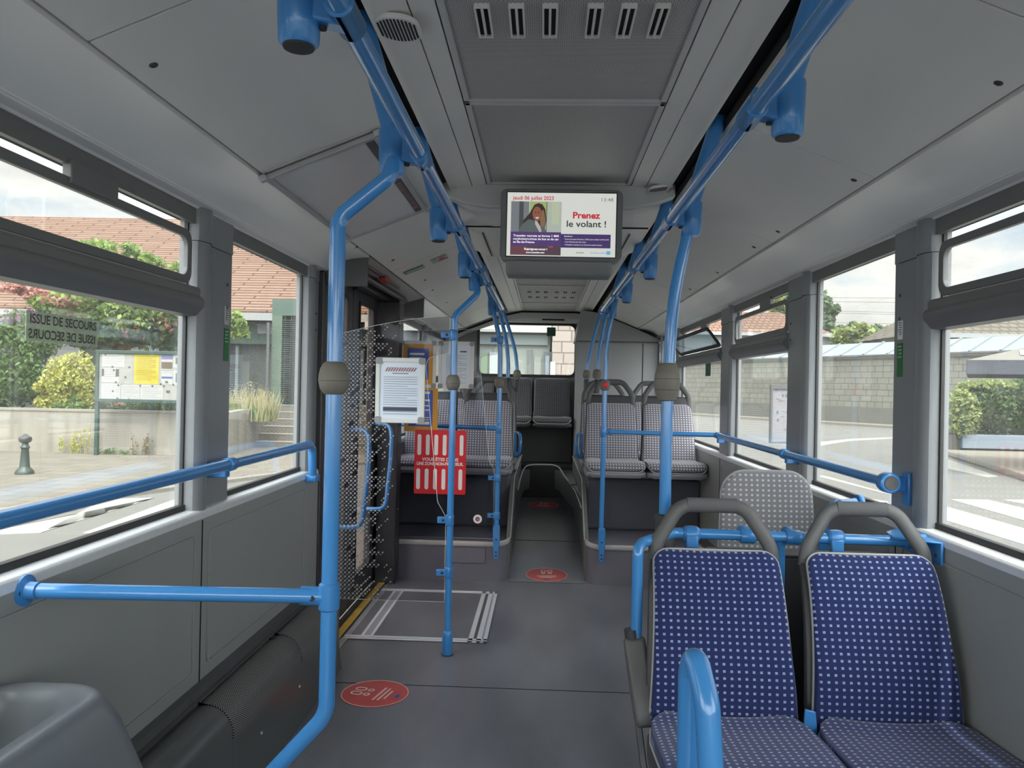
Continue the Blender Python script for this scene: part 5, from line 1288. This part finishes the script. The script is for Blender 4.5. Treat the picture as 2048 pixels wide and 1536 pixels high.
# magnets
b_first = None
for i, (x, y) in enumerate(((210, 709), (247, 707), (224, 733), (227, 740), (231, 764), (236, 770), (225, 782), (234, 796), (257, 798), (258, 734), (280, 771), (304, 772), (321, 768), (327, 772), (250, 754), (366, 743), (367, 759), (346, 769), (387, 799), (292, 707))):
    p_ = px(x, y, Y=YN-.02)
    if b_first is None:
        b = B(); lathe(b, [(.018, 0), (.018, -.008), (.012, -.012)], axis='y', n=12); b_first = obj('magnet', b, INKB, None); o_ = b_first
    else: o_ = b_first.copy(); COL.objects.link(o_)
    o_.location = (p_.x, YN-.006, p_.z); tag(o_, 'small round black magnet pinning papers in the outdoor notice board', 'magnet', 'black magnets on the notice board')

# lattice shed
YS = 20.6; a = px(545, 598, Y=YS); c = px(640, 818, Y=YS)
sh = thing('lattice_shelter', 'green steel shelter with horizontal lattice front at the top of the stone steps', 'shelter', (a.x, YS, c.z))
hS = a.z-c.z; wS = c.x-a.x
b = B(); box(b, 0, wS, 0, 1.6, hS*.85, hS); obj('fascia', b, mat('weathered green panel', S(98, 128, 114), .5, noise=.15, nscale=3), sh, smooth=False)
b = B(); box(b, 0, .28, 0, 1.6, 0, hS*.85); obj('side_post', b, mat('pale green steel', S(122, 148, 126), .5), sh, smooth=False)
b = B(); box(b, .3, wS, .6, .7, 0, hS*.85); obj('inner_wall', b, mat('shelter interior', S(110, 124, 118), .7), sh, smooth=False)
b = B(); n = 42
for k in range(n): z = .04+hS*.81*k/n; box(b, .28, wS, .0, .03, z, z+.022)
for k in range(6): x = .34+(wS-.34)*k/6; box(b, x, x+.025, .03, .05, 0, hS*.85)
obj('lattice', b, mat('lattice green', S(62, 82, 78), .5), sh, smooth=False)
b = B(); tube(b, fillet([(-.06, -.1, -.05), (-.06, -.1, hS*.78)], .02), .05, n=10); tube(b, [(-.12, -.1, .07), (.5, -.1, .0)], .05); obj('drain_pipe', b, mat('zinc pipe', S(150, 154, 160), .4, .4), sh)

# tiled-roof building behind
YBd = 24.5
hb = thing('tiled_building', 'long low building with a big brown tiled roof behind the trees on the left', 'building', (-9, YBd, ZG))
ez = px(520, 634, Y=YBd).z; rz = px(100, 437, Y=33).z
b = B(); box(b, -26, 9.5, .8, 9, 0, ez-ZG+.2); obj('facade', b, mat('dark green grey facade', S(96, 104, 98), .8), hb, smooth=False)  # facade base colour is a dark green grey
b = B(); slab(b, [(-30, 0, ez-ZG), (12, 0, ez-ZG), (12, 8.5, rz-ZG-.3), (-30, 8.5, rz-ZG)], .2, (0, -.5, 1)); rf = obj('tiled_roof', b, brickmat('brown roof tiles', S(196, 160, 138), S(180, 142, 120), S(112, 84, 70), 1.6, .20, ms=.032, noise=.10), hb, smooth=False)
me = rf.data; uv = me.uv_layers.new(name='UV')
for l in me.loops:
    cc = me.vertices[l.vertex_index].co; uv.data[l.index].uv = (cc.x, math.hypot(cc.y, cc.z))
b = B(); box(b, -30, 12, -.15, .0, ez-ZG-.12, ez-ZG+.12); obj('gutter', b, mat('white gutter', S(214, 216, 216), .5), hb, smooth=False)
b = B(); box(b, -30, 9.5, .5, .8, ez-ZG-.85, ez-ZG-.15); obj('green_fascia', b, mat('green fascia', S(70, 108, 88), .5), hb, smooth=False)
for i in range(12):
    x = -24+i*2.7; b = B(); box(b, x, x+1.1, .7, .78, .6, ez-ZG-.95); w_ = obj('window', b, mat('dark window glass', S(66, 74, 80), .12, spec=.8), hb, smooth=False)
    b = B(); box(b, x+1.1, x+1.2, .66, .8, .5, ez-ZG-.9); box(b, x-.1, x, .66, .8, .5, ez-ZG-.9); obj('window_post', b, mat('pale blue post', S(150, 166, 172), .5), hb, smooth=False)
c = px(532, 657, Y=YBd+.4)
b = B(); box(b, c.x-.3+9, c.x+.3+9, .44, .49, c.z-.17-ZG, c.z+.17-ZG); obj('wall_plate', b, mat('pale wall plate', S(196, 204, 204), .5), hb, smooth=False)

# -------- foliage
def leaves(bm, c, rad, n, size, squash=.6, mi=0, shell=.45, flat=0.0, rnd=random):
    for _ in range(n):
        while True:
            d = Vector((rnd.uniform(-1, 1), rnd.uniform(-1, 1), rnd.uniform(-1, 1)))
            if .05 < d.length < 1: break
        q = d.length; d = d.normalized()*(shell+(1-shell)*q)
        p = Vector(c)+Vector((d.x*rad[0], d.y*rad[1], d.z*rad[2]))
        e_ = Euler((rnd.uniform(-1.2, 1.2)*(1-flat), rnd.uniform(-1.2, 1.2)*(1-flat), rnd.uniform(0, 6.28))).to_matrix()
        s_ = size*rnd.uniform(.6, 1.3)
        vs = [bm.verts.new(p+e_ @ Vector(v)) for v in ((-s_, 0, 0), (0, -s_*squash, s_*.15), (s_, 0, 0), (0, s_*squash, s_*.15))]
        f = bm.faces.new(vs); f.material_index = mi if not isinstance(mi, (list, tuple)) else rnd.choice(mi)
def leafm(name, c1, c2):
    if name in MC: return MC[name]
    c1 = tuple(min(1, c*1.75) for c in c1[:3])+(1,); c2 = tuple(min(1, c*1.75) for c in c2[:3])+(1,)
    m = bpy.data.materials.new(name); m.use_nodes = True; nt = m.node_tree; bs = nt.nodes['Principled BSDF']; bs.inputs['Roughness'].default_value = .6; bs.inputs['Specular IOR Level'].default_value = .3
    g = N(nt, 'ShaderNodeNewGeometry'); mx = N(nt, 'ShaderNodeMixRGB'); mx.inputs[1].default_value = c1; mx.inputs[2].default_value = c2
    nt.links.new(g.outputs['Random Per Island'], mx.inputs[0]); nt.links.new(mx.outputs[0], bs.inputs['Base Color'])
    tr = N(nt, 'ShaderNodeBsdfTranslucent'); nt.links.new(mx.outputs[0], tr.inputs[0]); ms = N(nt, 'ShaderNodeMixShader'); ms.inputs[0].default_value = .4
    nt.links.new(bs.outputs[0], ms.inputs[1]); nt.links.new(tr.outputs[0], ms.inputs[2]); nt.links.new(ms.outputs[0], nt.nodes['Material Output'].inputs[0])
    MC[name] = m; return m
LF1 = leafm('silk tree leaf', S(140, 172, 86), S(184, 208, 122)); LF2 = leafm('dark leaf', S(70, 98, 58), S(116, 142, 84)); LY = leafm('yellow green leaf', S(196, 200, 92), S(236, 232, 140))
LP = leafm('pink blossom', S(206, 136, 128), S(232, 180, 164)); LV = leafm('purple blossom', S(150, 84, 150), S(190, 130, 180)); LS = leafm('straw grass', S(190, 182, 128), S(214, 204, 160)); LGR = leafm('mid green leaf', S(104, 140, 80), S(150, 180, 108))
LH = leafm('hedge leaf', S(74, 100, 66), S(120, 146, 92)); LHL = leafm('light hedge leaf', S(150, 170, 96), S(196, 204, 140)); LD = leafm('far grey green leaf', S(112, 140, 108), S(150, 172, 130)); BARK = mat('grey brown bark', S(112, 100, 86), .9)
def P_(x, y, Y): return px(x, y, Y=Y)
def plant(name, label, cat, Y, blobs, group=None, trunk=None, size=.05):
    c = P_(blobs[0][0], blobs[0][1], Y); t = thing(name, label, cat, (c.x, Y, ZG), group=group)
    mats = []; b = B(); k = Y/FOC
    for (x, y, rx, ry, n, m, *rest) in blobs:
        if m not in mats: mats.append(m)
        p = P_(x, y, Y); dep = rest[0] if rest else 1.0
        n = int(n*1.7); nc = max(8, int(n/120))
        for _ in range(nc):
            a1, q1 = random.uniform(0, 6.283), random.random()**.5; y1_ = random.uniform(-.6, .6)
            sc_ = random.uniform(.24, .48)
            leaves(b, (p.x-c.x+math.cos(a1)*q1*rx*k*.85, y1_*rx*k*.6*dep, p.z-ZG+math.sin(a1)*q1*ry*k*.85), (max(rx*k*sc_, .12), max(rx*k*sc_, .12), max(ry*k*sc_*1.2, .10)), max(8, n//nc), size, mi=mats.index(m), shell=.15)
    obj('foliage', b, mats, t, smooth=False)
    if trunk:
        b = B()
        for (x0, y0, x1, y1, r_) in trunk:
            a_ = P_(x0, y0, Y); d_ = P_(x1, y1, Y); mid = (a_+d_)/2+Vector((random.uniform(-.1, .1), 0, .1))
            tube(b, smoothpath([(q.x-c.x, 0, q.z-ZG) for q in (a_, mid, d_)], 8), [r_*(1-.06*i) for i in range(9)], n=8)
        obj('trunk', b, BARK, t)
    return t
plant('silk_tree', 'spreading silk tree with feathery leaves and pink blossoms behind the notice board', 'tree', 19.5,
      [(250, 620, 150, 40, 3600, LF1), (200, 650, 160, 40, 1800, LF2), (120, 600, 70, 24, 900, LF1), (330, 650, 80, 45, 1500, LF1), (210, 500, 75, 20, 420, LF1), (280, 530, 60, 24, 420, LF1), (160, 650, 60, 50, 900, LF2), (360, 660, 60, 46, 900, LF2), (230, 600, 150, 26, 420, LP), (330, 600, 90, 30, 380, LP), (270, 660, 110, 40, 260, LP), (470, 655, 26, 30, 220, LF1), (380, 560, 40, 30, 400, LF1), (60, 590, 60, 20, 300, LP)],
      trunk=[(240, 830, 235, 660, .10), (235, 700, 120, 620, .06), (235, 680, 330, 640, .06), (235, 660, 210, 510, .05)], size=.085)
plant('flowering_shrub', 'tall mixed shrub with purple flower spikes at the left edge of the near left window', 'shrub', 17.6, [(20, 720, 75, 75, 3400, LGR), (60, 670, 55, 45, 1300, LGR), (30, 790, 90, 34, 1300, LF2), (-90, 720, 90, 100, 1500, LGR), (60, 640, 55, 26, 110, LV), (30, 640, 40, 24, 80, LV)], trunk=[(20, 830, 20, 700, .05), (20, 800, 60, 680, .04)], size=.06)
plant('golden_shrub', 'yellow-green leafy shrub left of the notice board', 'shrub', 17.0, [(150, 765, 52, 52, 3800, LY), (115, 790, 45, 34, 1600, LY), (180, 790, 32, 36, 1300, LY), (150, 810, 60, 16, 700, LGR)], trunk=[(150, 830, 150, 760, .05)], size=.05)
plant('bedding_plants', 'low green and pink plants on the wall top under the notice board', 'plants', 16.7, [(230, 812, 40, 10, 700, LGR), (300, 814, 50, 10, 800, LF2), (370, 812, 40, 12, 700, LGR), (240, 806, 30, 8, 60, LP)], size=.045)
# upright grasses by the shelter
gt = thing('ornamental_grass', 'tall green and straw grasses on the wall top beside the green shelter', 'plants', (P_(500, 815, 18.2).x, 18.2, .4))
b = B()
for i in range(420):
    x = random.uniform(-.62, .52); y = random.uniform(-.5, .5); h = random.uniform(.35, .85); ln = random.uniform(-.25, .25); w_ = .012
    mi = 0 if h < .55 else 1
    v = [b.verts.new(q) for q in ((x-w_, y, 0), (x+w_, y, 0), (x+ln*.5+w_*.8, y, h*.6), (x+ln*.5-w_*.8, y, h*.6))]; t2 = b.verts.new((x+ln*1.2, y, h)); f = b.faces.new(v); f.material_index = mi; f = b.faces.new((v[3], v[2], t2)); f.material_index = mi
leaves(b, (-.05, 0, .62), (.62, .5, .34), 420, .022, mi=1, shell=.1)
obj('blades', b, [LGR, LS], gt, smooth=False)
def weeds(label, x, y, w, h, n, m):
    c = gp(x, y); t = thing('wall_weeds', label, 'weeds', (c.x, 15.85, ZG+.05)); b = B()
    for i in range(n):
        u = random.gauss(0, w); hh = random.uniform(.25, 1)*h; ln = random.uniform(-.1, .1)
        tube(b, [(u, 0, 0), (u+ln, .0, hh)], .006, n=4); 
        leaves(b, (u+ln*.6, 0, hh*.6), (.05, .05, hh*.45), 16, .028)
    obj('stems', b, m, t, smooth=False)
weeds('green and yellow weeds at the foot of the board post', 195, 905, .16, .62, 16, LY)
weeds('thin dry weeds at the foot of the cream wall, right of the board post', 315, 910, .14, .5, 12, leafm('dry weed', S(150, 130, 104), S(170, 160, 110)))
weeds('small green weeds at the foot of the cream wall between the taller clumps', 256, 908, .22, .18, 14, LGR)

# stone boundary wall on the right
wa = px(1380, 829, Z=ZG); wb_ = px(1787, 854, Z=ZG); dw = (wb_-wa); 
W0 = wa-dw*1.3; W1 = wb_+dw*1.0; ln = (W1-W0).length; an = math.atan2((W1-W0).y, (W1-W0).x)
sw = thing('stone_boundary_wall', 'long pale limestone block wall with a sheet-metal coping across the street', 'wall', (W0.x, W0.y, ZG), an)
STONE = brickmat('limestone blocks', S(208, 205, 192), S(196, 192, 180), S(150, 147, 136), .66, .31, ms=.018, noise=.10, squash=.7)
b = B(); box(b, 0, ln, 0, .4, .9, 3.55); o_ = obj('block_courses', b, STONE, sw, smooth=False); uvbox(o_, (0, 2))
b = B(); box(b, 0, ln, -.06, .4, 0, .95); obj('rendered_plinth', b, mat('stained grey render', S(160, 160, 150), .9, noise=.25, nscale=.8), sw, smooth=False)
b = B(); box(b, 0, ln, -.10, .4, 3.5, 3.62); obj('cornice', b, mat('pale cornice', S(214, 212, 200), .9), sw, smooth=False)
b = B(); slab(b, [(0, -.25, 3.62), (ln, -.25, 3.62), (ln, 1.4, 4.35), (0, 1.4, 4.35)], .06, (0, -.3, 1)); obj('sheet_roof', b, mat('pale blue grey sheet roof', S(190, 200, 208), .5, noise=.06), sw, smooth=False)
b = B(); n = int(ln/1.4)
for k in range(n): x = k*1.4; slab(b, [(x, -.27, 3.68), (x+.10, -.27, 3.68), (x+.10, 1.4, 4.42), (x, 1.4, 4.42)], .05, (0, -.3, 1))
obj('roof_ribs', b, mat('pale blue grey sheet roof', None), sw, smooth=False)
b = B(); box(b, 0, ln, -1.6, -.06, 0, .12); obj('wall_pavement', b, PAVE, sw, smooth=False)
# houses beyond the wall
def house(label, xa, xb, ye, yr, Y, hip=True, col=None):
    a_ = P_(xa, ye, Y); c_ = P_(xb, ye, Y); r_ = P_((xa+xb)/2, yr, Y+3); h = thing('house', label, 'building', (a_.x, Y, ZG)); w_ = c_.x-a_.x; ze = a_.z-ZG; zr = r_.z-ZG
    b = B(); box(b, 0, w_, 0, 8, 0, ze); obj('house_walls', b, mat('pale grey render', S(196, 200, 194), .9), h, smooth=False)
    ins = w_*.22 if hip else 0
    b = B(); vs = [(-.3, -.4, ze), (w_+.3, -.4, ze), (w_+.3, 8, ze), (-.3, 8, ze), (ins, 3.8, zr), (w_-ins, 3.8, zr)]
    V = [b.verts.new(v) for v in vs]
    for f in ((0, 1, 5, 4), (2, 3, 4, 5), (0, 4, 3), (1, 2, 5), (0, 3, 2, 1)): b.faces.new([V[i] for i in f])
    o_ = obj('hipped_roof', b, col or brickmat('faded red tiles', S(186, 152, 132), S(172, 138, 120), S(136, 104, 90), .5, .36, ms=.05, noise=.15), h, smooth=False)
    me = o_.data; uv = me.uv_layers.new(name='UV')
    for l in me.loops: cc = me.vertices[l.vertex_index].co; uv.data[l.index].uv = (cc.x, math.hypot(cc.y, cc.z))
    b = B(); box(b, -.35, w_+.35, -.5, -.38, ze-.2, ze+.05); obj('eaves', b, mat('white eaves', S(216, 220, 220), .6), h, smooth=False)
house('house with a faded red tiled hip roof beyond the stone wall', 1330, 1660, 664, 622, 66)
house('house with a grey-brown tiled roof beyond the wall, behind the black parasol', 1840, 2300, 668, 600, 44, True, brickmat('grey brown tiles', S(168, 160, 146), S(156, 148, 134), S(126, 118, 106), .5, .36, ms=.05, noise=.12))
plant('street_tree', 'tall grey-green tree beyond the stone wall at the left of the tall right window', 'tree', 76, [(1630, 640, 36, 44, 3000, LD), (1655, 610, 22, 22, 900, LD), (1600, 620, 40, 40, 1600, LD), (1650, 668, 34, 22, 900, LD), (1565, 625, 26, 30, 900, LHL)], trunk=[(1630, 822, 1632, 620, .2)], size=.30)
plant('tree_line', 'low rounded bushy trees beyond the stone wall under the power lines', 'trees', 64, [(1720, 675, 45, 22, 2200, LHL), (1765, 672, 30, 20, 1500, LD), (1700, 660, 14, 14, 300, LD), (1800, 680, 40, 20, 1200, LD)], trunk=[(1720, 845, 1720, 680, .15), (1765, 845, 1765, 680, .15)], size=.28)
# power lines
for i, (ya, yb) in enumerate(((592, 594), (599, 603), (617, 623), (621, 627), (640, 646), (648, 652), (652, 656))):
    a_ = P_(1100, ya-(yb-ya)*2.3, 90); c_ = P_(2300, yb+(yb-ya)*2.4, 90); b = B(); mid = (a_+c_)/2
    tube(b, [(0, 0, 0), tuple((c_-a_)*.5+Vector((0, 0, -.15))), tuple(c_-a_)], .022, n=5); o_ = obj('power_cable', b, mat('cable grey', S(120, 124, 128), .8), None); o_.location = a_
    tag(o_, 'thin overhead cable strung across the sky in the right windows', 'cable', 'overhead power cables')
# hedge planter
pc = gp(1925, 909); plz = ZG+.12
hp = thing('planter', 'low pale blue rectangular planter on the kerbed island, right window', 'planter', (pc.x, pc.y, plz))
b = B(); box(b, 0, 7, 0, .9, .05, .45); obj('trough', b, mat('pale blue painted trough', S(176, 192, 208), .6, noise=.08), hp, smooth=False, bevel=.02)
b = B(); box(b, -.5, 0, .1, .9, -.1, .42); obj('end_block', b, mat('dark timber', S(96, 90, 84), .8), hp, smooth=False)
hg = thing('hedge', 'dense clipped laurel hedge growing behind the pale blue planter', 'hedge', (pc.x, pc.y+.5, plz+.4))
b = B(); k = (pc.y+.5)/FOC
for (x, y, rx, ry, n, mi) in ((1920, 830, 32, 50, 1500, 1), (1975, 820, 50, 55, 3000, 0), (2050, 815, 60, 58, 2800, 0), (2130, 815, 60, 60, 1800, 0), (1985, 772, 60, 12, 700, 1), (1910, 850, 24, 34, 600, 1)):
    p_ = P_(x, y, pc.y+.5); leaves(b, (p_.x-pc.x, random.uniform(-.1, .2), p_.z-plz-.4), (rx*k, .7, ry*k), n, .075, mi=mi)
obj('foliage', b, [LH, LHL], hg, smooth=False)
isl = [(1888, 906), (1905, 915), (1960, 932), (2010, 948), (2120, 985), (2500, 1000), (2500, 880), (1930, 890)]
b = B(); slab(b, [gp(*q) for q in isl], .12, (0, 0, 1)); o_ = obj('island_surface', b, PAVE, gd, smooth=False)
b = B(); tube(b, [gp(*q)+Vector((0, 0, .06)) for q in isl[:6]], .10, n=8, ry=.09); o_ = obj('island_kerb', b, mat('kerb concrete', None), None); tag(o_, 'rounded pale kerb edging the planter island', 'kerb')
# parasol
Yfr = 16.0; hw_ = 2.0; pcn = px(1934, 722, Y=Yfr); up = thing('parasol', 'large black parasol with a white and red print, at the right border outside', 'parasol', (pcn.x, pcn.y, ZG+.1), -.50)
qr_ = Matrix.Rotation(-.50, 3, 'Z') @ Vector((hw_, hw_, 0)); up.location = (pcn.x+qr_.x, pcn.y+qr_.y, ZG+.12)
ze = pcn.z-ZG-.1; zv = px(1934, 750, Y=Yfr).z-ZG-.1; zt = px(2020, 680, Y=Yfr+hw_).z-ZG-.1
BLK = mat('grey brown canopy canvas', S(176, 172, 162), .9, noise=.06)  # even grey-brown canopy colour, paler than the valance
b = B(); V = [b.verts.new(v) for v in ((-hw_, -hw_, ze), (hw_, -hw_, ze), (hw_, hw_, ze), (-hw_, hw_, ze), (0, 0, zt))]
for i in range(4): b.faces.new((V[i], V[(i+1) % 4], V[4]))
ob = obj('canopy', b, BLK, up, smooth=False); so = ob.modifiers.new('solid', 'SOLIDIFY'); so.thickness = .012
b = B()
for (x0, y0, x1, y1) in ((-hw_, -hw_, hw_, -hw_), (hw_, -hw_, hw_, hw_), (hw_, hw_, -hw_, hw_), (-hw_, hw_, -hw_, -hw_)):
    A = [b.verts.new(v) for v in ((x0, y0, ze), (x1, y1, ze), (x1, y1, zv), (x0, y0, zv))]; b.faces.new(A)
ob = obj('valance', b, mat('dark canvas valance', S(104, 108, 122), .9), up, smooth=False); so = ob.modifiers.new('solid', 'SOLIDIFY'); so.thickness = .01
b = B(); tube(b, [(0, 0, 0), (0, 0, zt+.1)], .035); obj('mast', b, PLG2, up)
b = B(); box(b, -.4, .4, -.4, .4, 0, .08); obj('base', b, PLG2, up)
sl = (zt-ze)/hw_; nn = Vector((0, -sl, 1)).normalized(); updir = Vector((0, 1, sl)).normalized(); q0 = Vector((-hw_*.54, -hw_*.84, ze+sl*hw_*.16))+nn*.02
b = B(); slab(b, [q0, q0+Vector((1.6, 0, 0)), q0+Vector((1.6, 0, 0))+updir*.42, q0+updir*.42], .004, nn); obj('white_patch', b, WHITE, up, smooth=False)
text('BI', .36, q0+nn*.008+updir*.08+Vector((.08, 0, 0)), (1, 0, 0), updir, REDP, up, 'lettering', bold=.012)
# information panel outside
Yi = 9.0; a_ = P_(1541, 769, Yi); c_ = P_(1622, 888, Yi); ip = thing('map_panel', 'grey framed street map panel standing outside behind the second right pillar', 'panel', ((a_.x+c_.x)/2, Yi, ZG)); w_ = c_.x-a_.x; z1 = a_.z-ZG; z0 = c_.z-ZG
b = B(); frame2d(b, [(w_/2, z1), (-w_/2, z1), (-w_/2, z0), (w_/2, z0)], [(w_/2-.02, z1-.05), (-w_/2+.02, z1-.05), (-w_/2+.02, z0+.02), (w_/2-.02, z0+.02)], lambda u, v: (u, -.03, v), (0, .06, 0)); obj('panel_frame', b, mat('panel frame grey', S(130, 132, 134), .4), ip, smooth=False)
b = B(); box(b, -w_/2+.01, w_/2-.01, -.01, .02, z0+.01, z1-.01); obj('map_sheet', b, mat('pale map print', S(196, 196, 204), .5), ip, smooth=False)
b = B(); tube(b, [(.09, .03, 0), (.09, .03, z0+.02)], .03); obj('post', b, mat('panel frame grey', None), ip)
rnd = random.Random(3); b = B()
for k in range(26):
    x, z = rnd.uniform(-w_/2+.05, w_/2-.05), z0+.12+rnd.random()*(z1-z0-.22); an_ = rnd.uniform(-1, 1); d_ = Vector((math.cos(an_), 0, math.sin(an_)))*rnd.uniform(.03, .09)
    p0 = Vector((x, -.0115, z)); slab(b, [p0, p0+d_, p0+d_+Vector((0, 0, .006)), p0+Vector((0, 0, .006))], .001, (0, -1, 0))
obj('map_routes', b, mat('map pink', S(206, 140, 142), .5), ip, smooth=False)
b = B()
for (u, v) in ((.12, .94), (.28, .84), (.36, .84), (.82, .92), (.16, .55), (.42, .56), (.17, .42)): box(b, -w_/2+w_*u, -w_/2+w_*u+.016, -.014, -.011, z0+(z1-z0)*v-.03, z0+(z1-z0)*v)
obj('map_symbols', b, INKD, ip, smooth=False)

# behind the bus
rb = thing('rear_house', 'grey shopfront building with a white band seen through the rear window', 'building', (-3, 17, ZG))
b = B(); box(b, -1, 3.06, 0, 4, 0, 5.2); obj('rear_facade', b, mat('pale green grey facade', S(170, 178, 170), .8), rb, smooth=False)
yb_ = lambda y: P_(1040, y, 17).z-ZG
b = B(); box(b, -1, 3.1, -.25, 0, yb_(666), yb_(650)); obj('white_band', b, mat('white band paint', S(232, 234, 224), .6), rb, smooth=False)
b = B(); box(b, -1, 3.02, -.08, 0, yb_(690), yb_(670)); obj('dark_lintel', b, mat('grey green lintel', S(140, 154, 152), .6), rb, smooth=False)
for (x0, x1, y0, y1, col, nm) in ((1055, 1064, 752, 700, S(120, 126, 124), 'door_frame'), (1067, 1082, 800, 714, S(164, 170, 162), 'grey_shutter'), (1086, 1103, 800, 704, S(104, 116, 124), 'door_surround'), (1090, 1099, 770, 712, S(170, 186, 198), 'door_pane'), (978, 1003, 800, 705, S(206, 214, 214), 'shop_window'), (961, 976, 800, 705, S(128, 154, 124), 'green_door')):
    p0, p1 = P_(x0, y0, 17), P_(x1, y1, 17); b = B(); box(b, p0.x+3, p1.x+3, -.06-(.03 if nm == 'door_pane' else 0), 0, max(0, p0.z-ZG), p1.z-ZG); obj(nm, b, mat(nm+' paint', col, .5), rb, smooth=False)
rs = thing('rear_stone_gable', 'pinkish limestone block gable seen through the right part of the rear window', 'wall', (P_(1104, 700, 16.7).x, 16.7, ZG))
b = B(); box(b, 0, 1.6, 0, 4, 0, 6); o_ = obj('gable_wall', b, brickmat('pink limestone', S(214, 202, 192), S(202, 190, 180), S(158, 142, 134), .42, .24, ms=.014, noise=.06, squash=.6), rs, smooth=False); uvbox(o_, (0, 2))
b = B(); box(b, -.03, .08, -.05, .05, 0, 2.2); obj('corner_trim', b, mat('white band paint', None), rs, smooth=False)
